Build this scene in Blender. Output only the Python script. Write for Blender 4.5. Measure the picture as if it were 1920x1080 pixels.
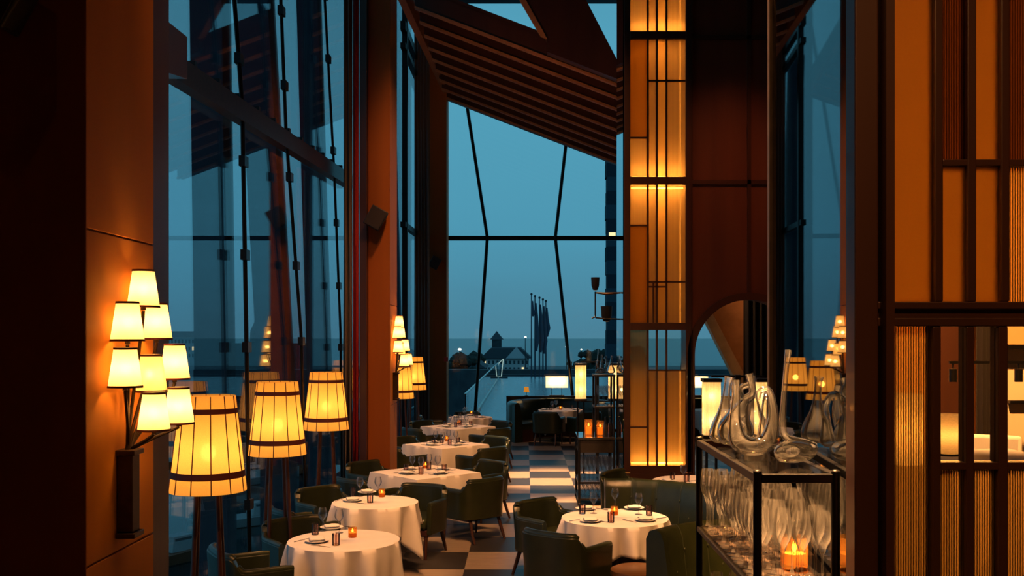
import bpy, bmesh, math, random
from mathutils import Vector, Matrix
random.seed(7)
for o in list(bpy.data.objects): bpy.data.objects.remove(o)
S = bpy.context.scene; COL = S.collection
PI = math.pi
# ------------------------------------------------------------------ camera
EYE, F, VX, VY = 2.55, 1867.0, 985.0, 632.0
cd = bpy.data.cameras.new('camera'); cam = bpy.data.objects.new('camera', cd); COL.objects.link(cam)
cam.location = (0, 0, EYE); cam.rotation_euler = (PI/2, 0, 0)
cd.sensor_width = 36; cd.lens = F/1920*36
cd.shift_x = -(VX-960)/1920; cd.shift_y = (VY-540)/1920
cd.clip_start = .05; cd.clip_end = 9000
S.camera = cam
S.view_settings.view_transform = 'Standard'; S.view_settings.look = 'None'
S.view_settings.gamma = 1; S.view_settings.use_curve_mapping = False
S.view_settings.exposure = 0
S.cycles.use_denoising = True
S.cycles.max_bounces = 10; S.cycles.transparent_max_bounces = 128
S.cycles.diffuse_bounces = 3; S.cycles.glossy_bounces = 4; S.cycles.transmission_bounces = 8
S.cycles.sample_clamp_indirect = 3; S.cycles.caustics_reflective = False; S.cycles.caustics_refractive = False
def X_(px, Y): return (px-VX)/F*Y
def Z_(py, Y): return EYE-(py-VY)/F*Y
# ------------------------------------------------------------------ world: overcast blue hour
W = bpy.data.worlds.new('blue_hour'); S.world = W; W.use_nodes = True
nt = W.node_tree; nt.nodes.clear()
def N(nt, t, **k):
    n = nt.nodes.new(t)
    for a, v in k.items():
        if a in n.inputs: n.inputs[a].default_value = v
        else: setattr(n, a, v)
    return n
def ramp(nt, stops, interp='LINEAR'):
    r = nt.nodes.new('ShaderNodeValToRGB'); r.color_ramp.interpolation = interp
    e = r.color_ramp.elements
    while len(e) < len(stops): e.new(.5)
    for el, (p, c) in zip(e, stops): el.position = p; el.color = (*c, 1)
    return r
tc = N(nt, 'ShaderNodeTexCoord'); sx = N(nt, 'ShaderNodeSeparateXYZ'); nt.links.new(tc.outputs['Generated'], sx.inputs[0])
mp = N(nt, 'ShaderNodeMapping'); mp.inputs['Scale'].default_value = (1, 1, 5)
nt.links.new(tc.outputs['Generated'], mp.inputs[0])
nz = N(nt, 'ShaderNodeTexNoise', Scale=2.2, Detail=5.0); nt.links.new(mp.outputs[0], nz.inputs['Vector'])
ma = N(nt, 'ShaderNodeMath', operation='MULTIPLY_ADD'); ma.inputs[1].default_value = .10
nt.links.new(nz.outputs[0], ma.inputs[0]); nt.links.new(sx.outputs['Z'], ma.inputs[2])
rp = ramp(nt, [(0, (.06, .14, .19)), (.05, (.056, .16, .225)), (.16, (.062, .22, .31)), (.32, (.07, .25, .345)), (.6, (.05, .16, .24)), (1, (.03, .09, .15))])
nt.links.new(ma.outputs[0], rp.inputs[0])
bg = N(nt, 'ShaderNodeBackground'); bg.inputs['Strength'].default_value = 1.55
nt.links.new(rp.outputs[0], bg.inputs[0]); out = N(nt, 'ShaderNodeOutputWorld'); nt.links.new(bg.outputs[0], out.inputs[0])
# ------------------------------------------------------------------ lamps helpers
WARM = (1, .50, .17); AMBER = (1, .42, .10)
def light(kind, name, loc, energy, color=WARM, size=.04, parent=None, **k):
    l = bpy.data.lights.new(name, kind); l.energy = energy; l.color = color
    if kind == 'AREA': l.size = size
    else: l.shadow_soft_size = size
    o = bpy.data.objects.new(name, l); COL.objects.link(o); o.location = loc
    if parent: o.parent = parent
    for a, v in k.items():
        if a == 'rot': o.rotation_euler = v
        else: setattr(l, a, v)
    return o
def spot(name, loc, target, energy, angle, color=(1, .46, .19), blend=.5, size=.08):
    o = light('SPOT', name, loc, energy, color, size, spot_size=math.radians(angle), spot_blend=blend)
    d = Vector(target)-Vector(loc); o.rotation_euler = d.to_track_quat('-Z', 'Y').to_euler()
    return o
# downlights over the tables and the aisle (high in the ceiling)
for (x, y, e, a) in [(-1.6, 8.84, 1300, 17), (-1.64, 10.88, 1250, 16), (-1.34, 13.3, 1150, 17), (-1.34, 16.75, 1050, 17), (-1.36, 20.1, 900, 17),
                     (-1.24, 22.5, 600, 15), (.89, 9.94, 1900, 19), (2.1, 12.5, 800, 15), (.87, 24.6, 500, 16)]:
    spot('downlight', (x+.25, y-.6, 7.2), (x, y, .75), e, a)
for (x, y, tx, ty, e) in ((-.2, 3.0, -1.0, 9.6, 2000), (-.1, 6.5, -.8, 13.6, 2000), (0, 10.5, -.6, 18.0, 2000), (1.0, 4.5, 1.0, 10.2, 1300)):
    spot('warm_fill_spot', (x, y, 9.8), (tx, ty, .4), e, 44, (1, .43, .15), .9, .12)  # unseen wide spots added as general warm fill for the room
for (x, y, tx, ty, tz, e) in ((-1.2, 10.5, -2.1, 14.45, 4.0, 110), (-1.2, 21.5, -2.3, 25.9, 5.0, 520), (-.6, 4.6, -1.9, 4.75, 4.0, 26), (-1.6, 1.2, -2.5, 4.3, 3.0, 26)):
    spot('pillar_fill_spot', (x, y, 10.5), (tx, ty, tz), e, 34, (1, .38, .10), .95)  # unseen spots added to brighten the pillars
spot('aisle_downlight', (.5, 17.5, 7.5), (.45, 18.0, 0), 10500, 24, (1, .50, .21), .8)
spot('rack_fill_spot', (.75, 13.2, 7.0), (1.05, 15.15, .9), 2600, 10)  # unseen spot added to brighten the glasses on the aisle rack
spot('aisle_downlight', (.5, 14.0, 7.5), (.5, 14.7, 0), 7000, 20, (1, .50, .21), .8)
spot('rack_fill_spot', (.55, 3.5, 5.4), (.70, 2.95, 2.0), 8500, 26, (1, .48, .17), .5)  # unseen spot added to bring golden light into the near stemware
spot('booth_downlight', (1.6, 10.6, 7.0), (1.7, 10.6, .8), 1300, 18, (1, .62, .30), .7)
spot('wall_washer', (3.3, 19.6, 7.5), (3.9, 20.9, 2.4), 3000, 34, (1, .46, .15), .8)
spot('screen_fill_spot', (.55, .5, 4.6), (1.1, 2.36, 2.2), 130, 60, (1, .46, .16), .9)  # unseen spot added to lift the near screen's dark frame
spot('arch_fill_spot', (2.6, 10.6, 9.2), (3.0, 14.0, 3.2), 600, 40, (1, .30, .10), .95)  # unseen spot added to brighten the panelled arch wall
spot('timber_washer', (-.6, 15.0, 4.2), (.3, 21.0, 8.2), 280, 60, (1, .36, .12), .9)
spot('side_room_downlight', (2.5, 6.5, 5.4), (1.18, 2.36, 3.3), 2400, 60, (1, .42, .08), .95, .4)
spot('side_room_downlight', (2.2, 5.2, 4.6), (1.15, 2.36, 1.7), 150, 52, (1, .45, .12), .95, .3)
spot('side_room_downlight', (2.6, 4.8, 6.0), (3.2, 7.2, 2.4), 3600, 46, (1, .44, .12), .8)

# ------------------------------------------------------------------ materials
MATS = {}
def mat(name, base=(.5, .5, .5), rough=.5, metal=0, bump=None, var=None, spec=.5, coat=0, emit=None):
    m = bpy.data.materials.new(name); m.use_nodes = True; MATS[name] = m
    t = m.node_tree; b = t.nodes['Principled BSDF']
    b.inputs['Base Color'].default_value = (*base, 1); b.inputs['Roughness'].default_value = rough
    b.inputs['Metallic'].default_value = metal; b.inputs['Specular IOR Level'].default_value = spec
    b.inputs['Coat Weight'].default_value = coat
    if emit: b.inputs['Emission Color'].default_value = (*emit[0], 1); b.inputs['Emission Strength'].default_value = emit[1]
    c = N(t, 'ShaderNodeTexCoord')
    if var:   # (scale vector, detail, colour2)
        mp = N(t, 'ShaderNodeMapping'); mp.inputs['Scale'].default_value = var[0]
        t.links.new(c.outputs['Object'], mp.inputs[0])
        nz = N(t, 'ShaderNodeTexNoise', Scale=1.0, Detail=var[1]); t.links.new(mp.outputs[0], nz.inputs['Vector'])
        r = ramp(t, [(.3, base), (.7, var[2])]); t.links.new(nz.outputs[0], r.inputs[0]); t.links.new(r.outputs[0], b.inputs['Base Color'])
    if bump:
        nb = N(t, 'ShaderNodeTexNoise', Scale=bump[0], Detail=4.0); t.links.new(c.outputs['Object'], nb.inputs['Vector'])
        bb = N(t, 'ShaderNodeBump', Strength=bump[1], Distance=.01); t.links.new(nb.outputs[0], bb.inputs['Height']); t.links.new(bb.outputs[0], b.inputs['Normal'])
    return m
mat('dark_wood', (.040, .014, .008), .38, var=((3, 3, .5), 5, (.065, .022, .011)), coat=.15)
mat('red_wood', (.085, .022, .010), .42, var=((4, 4, .4), 6, (.13, .035, .014)), coat=.1)
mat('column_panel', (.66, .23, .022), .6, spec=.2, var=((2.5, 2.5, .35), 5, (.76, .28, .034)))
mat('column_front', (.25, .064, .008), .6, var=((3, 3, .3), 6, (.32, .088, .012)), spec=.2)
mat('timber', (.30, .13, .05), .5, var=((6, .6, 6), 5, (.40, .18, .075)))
mat('timber_lit_tone', (.62, .32, .11), .5, var=((6, .6, 6), 5, (.72, .40, .15)))  # paler timber copy: lamp light on the brace put into the colour
mat('timber_dark', (.12, .040, .020), .55, var=((.6, 6, 6), 5, (.17, .06, .028)))
mat('black_metal', (.012, .011, .011), .35, metal=.6)
mat('bronze', (.035, .022, .014), .4, metal=.7, var=((20, 20, 20), 3, (.06, .035, .02)))
mat('black_plastic', (.010, .010, .011), .5)
mat('leather', (.019, .025, .010), .30, bump=(90, .12), var=((6, 6, 6), 4, (.030, .037, .014)), spec=.45, coat=.12)
mat('leather_brown', (.16, .075, .028), .35, bump=(90, .1))
mat('leather_seam', (.045, .055, .030), .4)
mat('linen', (.80, .74, .68), .85, bump=(320, .12), var=((5, 5, 5), 4, (.86, .80, .74)))
mat('napkin', (.85, .82, .76), .9, bump=(300, .1))
mat('porcelain', (.88, .85, .80), .45)
mat('steel', (.45, .42, .38), .25, metal=1)
mat('wax', (.85, .70, .45), .5)
mat('curtain_grey', (.16, .13, .12), .9, var=((9, 9, .4), 4, (.22, .18, .16)))
mat('curtain_red', (.40, .012, .012), .8)
mat('curtain_dark', (.018, .012, .010), .9)
mat('plaster', (.60, .36, .15), .8, bump=(12, .1))
mat('white_board', (.78, .62, .42), .7)
mat('dark_wall', (.020, .010, .007), .7)
mat('ext_concrete', (.035, .055, .08), .85, var=((.5, .5, 4), 4, (.055, .08, .11)), spec=.2)
mat('asphalt', (.030, .034, .040), .55, var=((.3, .3, .3), 5, (.055, .06, .07)))
mat('ext_white', (.55, .58, .60), .8)
mat('ext_roof', (.055, .07, .085), .8)
mat('ext_dark', (.022, .032, .042), .85, var=((1, 1, 1), 5, (.045, .06, .07)))
mat('tower_dark', (.020, .035, .05), .9, spec=.1); mat('tower_glass', (.035, .065, .09), .8, spec=.1)
mat('ext_glassy', (.05, .08, .10), .25)
mat('foliage', (.015, .026, .022), .9, var=((3, 3, 3), 5, (.03, .045, .035)))
mat('hull_white', (.55, .52, .50), .4)
mat('hull_red', (.42, .10, .035), .4)
mat('flag_cloth', (.05, .07, .11), .8)
mat('sign_red', (.5, .02, .015), .5)
def emis(name, color, strength):
    m = bpy.data.materials.new(name); m.use_nodes = True; MATS[name] = m
    t = m.node_tree; t.nodes.clear(); e = N(t, 'ShaderNodeEmission', Strength=strength); e.inputs[0].default_value = (*color, 1)
    o = N(t, 'ShaderNodeOutputMaterial'); t.links.new(e.outputs[0], o.inputs[0]); return m
def glow_bulb(name, color, strength):
    m = emis(name, color, strength); t = m.node_tree; e = t.nodes['Emission']; a = N(t, 'ShaderNodeAddShader'); tp = N(t, 'ShaderNodeBsdfTransparent')
    t.links.new(e.outputs[0], a.inputs[0]); t.links.new(tp.outputs[0], a.inputs[1]); t.links.new(a.outputs[0], t.nodes['Material Output'].inputs[0])
emis('flame', (1, .62, .20), 14); emis('led', (1, .46, .11), 46); emis('fill_glow', (1, .44, .10), 4.5); glow_bulb('bulb', (1, .62, .28), 2.2); glow_bulb('flame_', (1, .6, .2), 8)
emis('sculpture_light', (.75, .9, .8), .7); emis('street_white', (1, .85, .6), 5); emis('street_red', (1, .10, .03), 2.5); emis('street_warm', (1, .5, .18), 3); emis('window_lit', (1, .72, .35), 1.5)
def shade_mat(name, col, emit, k=.75, scale=130, gap=.16):
    """lamp linen: lets the bulb's light through, woven threads, a low even glow of its own lit cloth"""
    m = bpy.data.materials.new(name); m.use_nodes = True; MATS[name] = m
    t = m.node_tree; t.nodes.clear(); o = N(t, 'ShaderNodeOutputMaterial')
    c = N(t, 'ShaderNodeTexCoord'); mp = N(t, 'ShaderNodeMapping'); mp.inputs['Scale'].default_value = (1, 1, 3); t.links.new(c.outputs['Object'], mp.inputs[0])
    nz = N(t, 'ShaderNodeTexNoise', Scale=float(scale), Detail=3.0); t.links.new(mp.outputs[0], nz.inputs['Vector'])
    r = ramp(t, [(.3, tuple(v*.80 for v in col)), (.7, col)]); t.links.new(nz.outputs[0], r.inputs[0])
    tr = N(t, 'ShaderNodeBsdfTranslucent'); df = N(t, 'ShaderNodeBsdfDiffuse'); em = N(t, 'ShaderNodeEmission', Strength=1.0)
    em.inputs[0].default_value = (*emit, 1)
    for n in (tr, df): t.links.new(r.outputs[0], n.inputs[0])
    mx = N(t, 'ShaderNodeMixShader', Fac=1-k); t.links.new(tr.outputs[0], mx.inputs[1]); t.links.new(df.outputs[0], mx.inputs[2])
    ad = N(t, 'ShaderNodeAddShader'); t.links.new(mx.outputs[0], ad.inputs[0]); t.links.new(em.outputs[0], ad.inputs[1]); tp = N(t, 'ShaderNodeBsdfTransparent'); tp.inputs[0].default_value = (*col, 1)
    m3 = N(t, 'ShaderNodeMixShader', Fac=gap); t.links.new(ad.outputs[0], m3.inputs[1]); t.links.new(tp.outputs[0], m3.inputs[2]); t.links.new(m3.outputs[0], o.inputs[0])
    return m
shade_mat('shade_big', (.95, .62, .25), (.42, .15, .010))
shade_mat('shade_small', (.98, .81, .50), (.80, .38, .085), scale=220)
shade_mat('shade_white', (.98, .85, .62), (1.1, .72, .28))
mat('shade_trim', (.10, .012, .008), .7)
mat('gloss_black', (.02, .016, .013), .08, coat=.5); mat('dark_shelf', (.06, .04, .03), .38)
shade_mat('shade_lantern', (.98, .84, .60), (.38, .20, .055), scale=60, gap=.26)
shade_mat('shade_dim', (.95, .66, .30), (.20, .09, .02), scale=60)
shade_mat('amber_glass', (1, .66, .30), (.05, .018, .003), scale=40, gap=.75)
shade_mat('wax_glow', (.9, .6, .25), (.8, .35, .05))
def thin_glass(name, tint=(1, 1, 1), refl=1.0, ior=1.45, rough=0, base=0, frost=0):
    m = bpy.data.materials.new(name); m.use_nodes = True; MATS[name] = m
    t = m.node_tree; t.nodes.clear(); o = N(t, 'ShaderNodeOutputMaterial')
    tr = N(t, 'ShaderNodeBsdfTransparent'); tr.inputs[0].default_value = (*tint, 1)
    g = N(t, 'ShaderNodeBsdfGlossy', Roughness=rough); f = N(t, 'ShaderNodeFresnel', IOR=ior)
    mu = N(t, 'ShaderNodeMath', operation='MULTIPLY_ADD'); mu.inputs[1].default_value = refl; mu.inputs[2].default_value = base; mu.use_clamp = True
    t.links.new(f.outputs[0], mu.inputs[0]); mx = N(t, 'ShaderNodeMixShader'); t.links.new(mu.outputs[0], mx.inputs[0])
    src = tr
    if frost:   # longer path through the wall at its rim scatters more
        lw = N(t, 'ShaderNodeLayerWeight', Blend=.35); fm = N(t, 'ShaderNodeMath', operation='MULTIPLY_ADD'); fm.inputs[1].default_value = frost*5; fm.inputs[2].default_value = frost*.5
        t.links.new(lw.outputs['Facing'], fm.inputs[0]); tl = N(t, 'ShaderNodeBsdfTranslucent'); src = N(t, 'ShaderNodeMixShader'); t.links.new(fm.outputs[0], src.inputs[0]); t.links.new(tr.outputs[0], src.inputs[1]); t.links.new(tl.outputs[0], src.inputs[2])
    t.links.new(src.outputs[0], mx.inputs[1]); t.links.new(g.outputs[0], mx.inputs[2]); t.links.new(mx.outputs[0], o.inputs[0]); return m
thin_glass('window_glass', (.90, .96, .97), .38)
thin_glass('facade_glass', (.80, .87, .90), .48)
thin_glass('clear_pane', (.95, .93, .90), .8)
thin_glass('wine_glass', (.99, .985, .975), .7, 1.45, .04, .03, .05)
thin_glass('tumbler_glass', (.97, .93, .90), 1.0, 1.45, .05, 0, .05)
thin_glass('tumbler_stripe', (.55, .22, .18), 1.0, 1.45, .05, 0, .05)
thin_glass('balustrade_glass', (.75, .92, .97), 2.5, 1.5, .02, .08)
def real_glass(name, col=(1, 1, 1)):
    m = bpy.data.materials.new(name); m.use_nodes = True; MATS[name] = m
    t = m.node_tree; t.nodes.clear(); o = N(t, 'ShaderNodeOutputMaterial')
    g = N(t, 'ShaderNodeBsdfGlass', Roughness=0.0, IOR=1.48); g.inputs[0].default_value = (*col, 1)
    t.links.new(g.outputs[0], o.inputs[0]); return m
thin_glass('crystal', (.99, .985, .97), .8, 1.48, .025, .035, .045)
mat('mirror', (.25, .26, .26), .015, metal=1)
mat('dark_mirror', (.55, .62, .64), .02, metal=1)
def reeded(name, col, tfac, freq, rough=.12, dark=.55):
    """reeded pane: ribs across X; part scatters light, part lets it straight through"""
    m = bpy.data.materials.new(name); m.use_nodes = True; MATS[name] = m
    t = m.node_tree; t.nodes.clear(); o = N(t, 'ShaderNodeOutputMaterial')
    c = N(t, 'ShaderNodeTexCoord')
    wv = N(t, 'ShaderNodeTexWave', Scale=freq, wave_type='BANDS', bands_direction='X'); t.links.new(c.outputs['Object'], wv.inputs['Vector'])
    bp = N(t, 'ShaderNodeBump', Strength=.6, Distance=.004); t.links.new(wv.outputs['Fac'], bp.inputs['Height'])
    r = ramp(t, [(0, tuple(v*dark for v in col)), (1, col)]); t.links.new(wv.outputs['Fac'], r.inputs[0])
    tl = N(t, 'ShaderNodeBsdfTranslucent'); t.links.new(r.outputs[0], tl.inputs[0])
    tp = N(t, 'ShaderNodeBsdfTransparent'); t.links.new(r.outputs[0], tp.inputs[0])
    m1 = N(t, 'ShaderNodeMixShader', Fac=tfac); t.links.new(tp.outputs[0], m1.inputs[1]); t.links.new(tl.outputs[0], m1.inputs[2])
    gl = N(t, 'ShaderNodeBsdfGlossy', Roughness=rough); t.links.new(bp.outputs[0], gl.inputs['Normal'])
    f = N(t, 'ShaderNodeFresnel', IOR=1.4); t.links.new(bp.outputs[0], f.inputs['Normal'])
    m2 = N(t, 'ShaderNodeMixShader'); t.links.new(f.outputs[0], m2.inputs[0]); t.links.new(m1.outputs[0], m2.inputs[1]); t.links.new(gl.outputs[0], m2.inputs[2])
    t.links.new(m2.outputs[0], o.inputs[0]); return m
reeded('reeded_amber', (1, .80, .50), .55, 24, dark=.7)
reeded('reeded_near', (1, .74, .40), .30, 52, dark=.30)
reeded('reeded_dark', (.42, .22, .09), .60, 52, dark=.25)
reeded('reeded_lantern', (1, .9, .7), .6, 30, dark=.75)
reeded('amber_panel', (.95, .61, .21), 1.0, .001, .4, 1.0)
reeded('amber_clear', (1, .80, .50), .35, .001, .1, 1.0)
# checkered floor
m = mat('floor_tiles', (.2, .2, .2), .40, spec=.35); t = m.node_tree; b = t.nodes['Principled BSDF']
c = N(t, 'ShaderNodeTexCoord'); mp = N(t, 'ShaderNodeMapping'); mp.inputs['Scale'].default_value = (1/.75, 1/.885, 1); mp.inputs['Location'].default_value = (-.08/.75, -.35, .5)
t.links.new(c.outputs['Object'], mp.inputs[0])
ck = N(t, 'ShaderNodeTexChecker', Scale=1.0); ck.inputs[1].default_value = (.46, .37, .28, 1); ck.inputs[2].default_value = (.045, .042, .042, 1)
t.links.new(mp.outputs[0], ck.inputs['Vector'])
mg = N(t, 'ShaderNodeMapping'); mg.inputs['Scale'].default_value = (2, 14, 1); t.links.new(c.outputs['Object'], mg.inputs[0])
nz = N(t, 'ShaderNodeTexNoise', Scale=2.0, Detail=5.0); t.links.new(mg.outputs[0], nz.inputs['Vector'])
mx = N(t, 'ShaderNodeMix', data_type='RGBA', blend_type='MULTIPLY'); mx.inputs[0].default_value = .5
t.links.new(ck.outputs[0], mx.inputs[6]); t.links.new(nz.outputs[0], mx.inputs[7]); t.links.new(mx.outputs[2], b.inputs['Base Color'])
# wet terrace boards, water
m = mat('terrace', (.16, .22, .26), .24, var=((1.5, .12, 1), 5, (.26, .33, .37)))
m = mat('sea', (.010, .030, .042), .28, bump=(.25, .6))
m = mat('harbour', (.006, .022, .030), .10, bump=(2.2, .9))

# ------------------------------------------------------------------ mesh helpers
class MB:
    def __init__(s): s.b = bmesh.new()
    def box(s, x0, x1, y0, y1, z0, z1, mi=0):
        v = [s.b.verts.new(p) for p in ((x0,y0,z0),(x1,y0,z0),(x1,y1,z0),(x0,y1,z0),(x0,y0,z1),(x1,y0,z1),(x1,y1,z1),(x0,y1,z1))]
        for f in ((3,2,1,0),(4,5,6,7),(0,1,5,4),(1,2,6,5),(2,3,7,6),(3,0,4,7)):
            s.b.faces.new([v[i] for i in f]).material_index = mi
        return s
    def hexa(s, pts):
        v = [s.b.verts.new(p) for p in pts]
        for f in ((3,2,1,0),(4,5,6,7),(0,1,5,4),(1,2,6,5),(2,3,7,6),(3,0,4,7)): s.b.faces.new([v[i] for i in f])
        return s
    def lathe(s, prof, n=24, c=(0,0,0), mi=None, cap=False):
        rings = []
        for r, z in prof:
            rings.append([s.b.verts.new((c[0]+r*math.cos(2*PI*k/n), c[1]+r*math.sin(2*PI*k/n), c[2]+z)) for k in range(n)] if r > 1e-6 else [s.b.verts.new((c[0], c[1], c[2]+z))])
        for a, b in zip(rings, rings[1:]):
            for k in range(n):
                j = (k+1) % n
                if len(a) == 1 and len(b) == 1: break
                vs = [a[0], b[j], b[k]] if len(a) == 1 else ([a[k], a[j], b[0]] if len(b) == 1 else [a[k], a[j], b[j], b[k]])
                f = s.b.faces.new(vs)
                if mi: f.material_index = mi(k)
        if cap:
            for q in (rings[0][::-1], rings[-1]):
                if len(q) > 2: s.b.faces.new(q)
        return s
    def tube(s, path, rad, n=10, cap=True, flip=False):
        P = [Vector(p) for p in path]; R = rad if isinstance(rad, (list, tuple)) else [rad]*len(P)
        rings = []; up = None
        for i, p in enumerate(P):
            d = (P[min(i+1, len(P)-1)]-P[max(i-1, 0)]).normalized()
            if up is None: up = Vector((0,0,1)) if abs(d.z) < .9 else Vector((1,0,0))
            a = d.cross(up)
            if a.length < 1e-4: a = d.cross(Vector((0,1,0)))
            a.normalize(); bb = a.cross(d).normalized(); up = bb
            rr = R[i] if isinstance(R[i], (list, tuple)) else (R[i], R[i])
            rings.append([s.b.verts.new(p+a*rr[0]*math.cos(2*PI*k/n)+bb*rr[1]*math.sin(2*PI*k/n)) for k in range(n)])
        for A, B in zip(rings, rings[1:]):
            for k in range(n):
                q = [A[k], A[(k+1) % n], B[(k+1) % n], B[k]]; s.b.faces.new(q[::-1] if flip else q)
        if cap:
            s.b.faces.new(rings[0] if flip else rings[0][::-1]); s.b.faces.new(rings[-1][::-1] if flip else rings[-1])
        s.rings = rings; return s
    def cyl(s, p0, p1, r0, r1=None, n=12): s.tube([p0, p1], [r0, r0 if r1 is None else r1], n); return s
    def ball(s, c, r, n=12, sc=(1,1,1)):
        m = Matrix.Translation(c) @ Matrix.Diagonal((r*sc[0], r*sc[1], r*sc[2], 1)); bmesh.ops.create_uvsphere(s.b, u_segments=n, v_segments=max(6, n//2), radius=1, matrix=m); return s
    def prism(s, poly, d, axis='y'):
        """polygon of (x,z) extruded over y=d[0]..d[1] (axis y) or of (x,y) over z"""
        f = (lambda a, b, e: (a, e, b)) if axis == 'y' else (lambda a, b, e: (a, b, e))
        A = [s.b.verts.new(f(a, b, d[0])) for a, b in poly]; B = [s.b.verts.new(f(a, b, d[1])) for a, b in poly]
        s.b.faces.new(A); s.b.faces.new(B[::-1]); n = len(A)
        for k in range(n): s.b.faces.new([A[(k+1) % n], A[k], B[k], B[(k+1) % n]])
        return s
    def grid(s, rows, closed=False):
        V = [[s.b.verts.new(p) for p in r] for r in rows]
        for A, B in zip(V, V[1:]):
            n = len(A)
            for k in range(n if closed else n-1): s.b.faces.new([A[k], A[(k+1) % n], B[(k+1) % n], B[k]])
        return V
    def build(s, name, mats, parent=None, loc=None, smooth=40, bevel=0, normals=True):
        if normals: bmesh.ops.recalc_face_normals(s.b, faces=s.b.faces[:])
        me = bpy.data.meshes.new(name); s.b.to_mesh(me); s.b.free()
        for mn in (mats if isinstance(mats, (list, tuple)) else [mats]): me.materials.append(MATS[mn])
        if smooth:
            for p in me.polygons: p.use_smooth = True
            me.set_sharp_from_angle(angle=math.radians(smooth))
        o = bpy.data.objects.new(name, me); COL.objects.link(o)
        if parent: o.parent = parent
        if loc: o.location = loc
        if bevel:
            md = o.modifiers.new('bevel', 'BEVEL'); md.width = bevel; md.segments = 2; md.limit_method = 'ANGLE'
        return o
def tag(o, label, cat, group=None, kind=None):
    o['label'] = label; o['category'] = cat
    if group: o['group'] = group
    if kind: o['kind'] = kind
    return o
def thing(name, label, cat, loc=(0,0,0), rz=0, group=None):
    o = bpy.data.objects.new(name, None); COL.objects.link(o); o.location = loc; o.rotation_euler = (0, 0, rz); o.empty_display_size = .1
    return tag(o, label, cat, group)
def struct(o): o['kind'] = 'structure'; return o
def kids(o): return [c for c in bpy.data.objects if c.parent == o]
def dup(o, loc=None, rz=None, label=None, group=None, parent=None):
    c = o.copy(); COL.objects.link(c)
    if parent: c.parent = parent
    if loc is not None: c.location = loc
    if rz is not None: c.rotation_euler = (0, 0, rz)
    if label: c['label'] = label
    if group: c['group'] = group
    for k in kids(o): dup(k, parent=c)
    return c
def sstep(a, b, x):
    t = max(0, min(1, (x-a)/(b-a))); return t*t*(3-2*t)

# ================================================================== SETTING
H = 11.7
struct(MB().box(-2.95, 7.2, -2.2, 27.1, -.12, 0).build('floor', 'floor_tiles', smooth=0))
struct(MB().box(-2.95, 7.2, -2.2, 27.1, H, H+.2).build('ceiling', 'dark_wall', smooth=0))
struct(MB().box(-2.95, 7.2, -2.4, -2.2, 0, H).build('wall_back', 'dark_wall', smooth=0))
struct(MB().box(7.2, 7.4, -2.2, 27.1, 0, H).build('wall_right', 'dark_wall', smooth=0))
struct(MB().box(-3.1, -2.95, -2.2, 4.3, 0, H).build('wall_left', 'dark_wall', smooth=0))
GX = -2.83
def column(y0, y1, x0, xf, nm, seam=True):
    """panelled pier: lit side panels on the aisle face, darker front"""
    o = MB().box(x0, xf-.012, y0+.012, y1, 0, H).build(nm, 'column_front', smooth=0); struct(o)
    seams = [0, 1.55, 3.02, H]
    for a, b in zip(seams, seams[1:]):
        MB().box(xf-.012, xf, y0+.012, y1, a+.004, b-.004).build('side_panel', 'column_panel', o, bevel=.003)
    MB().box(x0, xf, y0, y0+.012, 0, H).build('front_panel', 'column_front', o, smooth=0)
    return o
column(4.3, 5.09, -2.95, -1.9, 'pillar')
c2 = column(14.45, 15.25, -2.28, -1.966, 'pillar')
column(25.9, 26.6, -2.62, -2.05, 'pillar')
struct(MB().box(-2.9, -1.915, 5.09, 5.36, 0, H).build('trim_1', 'dark_wood', smooth=0, bevel=.01))
# left glass facade
w1 = struct(MB().box(GX-.012, GX, 5.3, 26.95, 0, H).build('window_1', 'facade_glass', smooth=0))
def transom(y0, y1, z0, z1, h, d=.12):
    x0, x1 = GX+.005, GX+.005+d
    return MB().hexa([(x0,y0,z0-h/2),(x1,y0,z0-h/2),(x1,y1,z1-h/2),(x0,y1,z1-h/2),(x0,y0,z0+h/2),(x1,y0,z0+h/2),(x1,y1,z1+h/2),(x0,y1,z1+h/2)])
tb = transom(6.5, 15.6, 4.60, 4.98, .20).build('transom', 'bronze', w1, smooth=0)
for k in range(12):
    y = 7.6+k*.66; z = 4.60+(y-6.5)*.38/9.1
    MB().box(GX+.02, GX+.10, y-.03, y+.03, z+.10, z+.16).build('clamp', 'black_metal', tb, smooth=0)
transom(22.5, 26.9, 5.1, 5.2, .12).build('transom', 'black_metal', w1, smooth=0)
transom(22.5, 26.9, 9.6, 9.6, .2).build('transom', 'black_metal', w1, smooth=0)
transom(22.5, 26.9, 9.15, 9.15, .12).build('transom', 'black_metal', w1, smooth=0)
def rod(pts, zs, side=GX+.10):
    r = None; P = [(side, y, z) for y, z in pts]
    b = MB(); b.tube(P, .016, 8); b.tube([(x+.0, y+.07, z) for x, y, z in P], .008, 6); r = b.build('tension_rod', 'black_metal', w1)
    for z in zs:
        for (ya, za), (yb, zb) in zip(pts, pts[1:]):
            if za <= z <= zb:
                y = ya+(yb-ya)*(z-za)/(zb-za); MB().box(side-.03, side+.03, y-.03, y+.10, z-.05, z+.05).build('clamp', 'black_metal', r, smooth=0)
rod([(9.85, 0), (9.72, 2.6), (9.58, 4.78), (9.3, 5.8), (8.4, 11.6)], [.9, 2.45, 3.35, 4.25, 5.2, 6.6])
rod([(12.4, 0), (12.1, 2.6), (11.35, 4.85), (11.1, 6.3), (10.6, 11.6)], [1.2, 2.5, 3.4, 4.4, 5.4, 6.2])
rod([(14.8, 0), (14.7, 2.6), (14.2, 4.95), (13.4, 7.6), (12.6, 11.6)], [2.4, 3.3, 4.2, 5.2, 6.4, 7.2])
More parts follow.
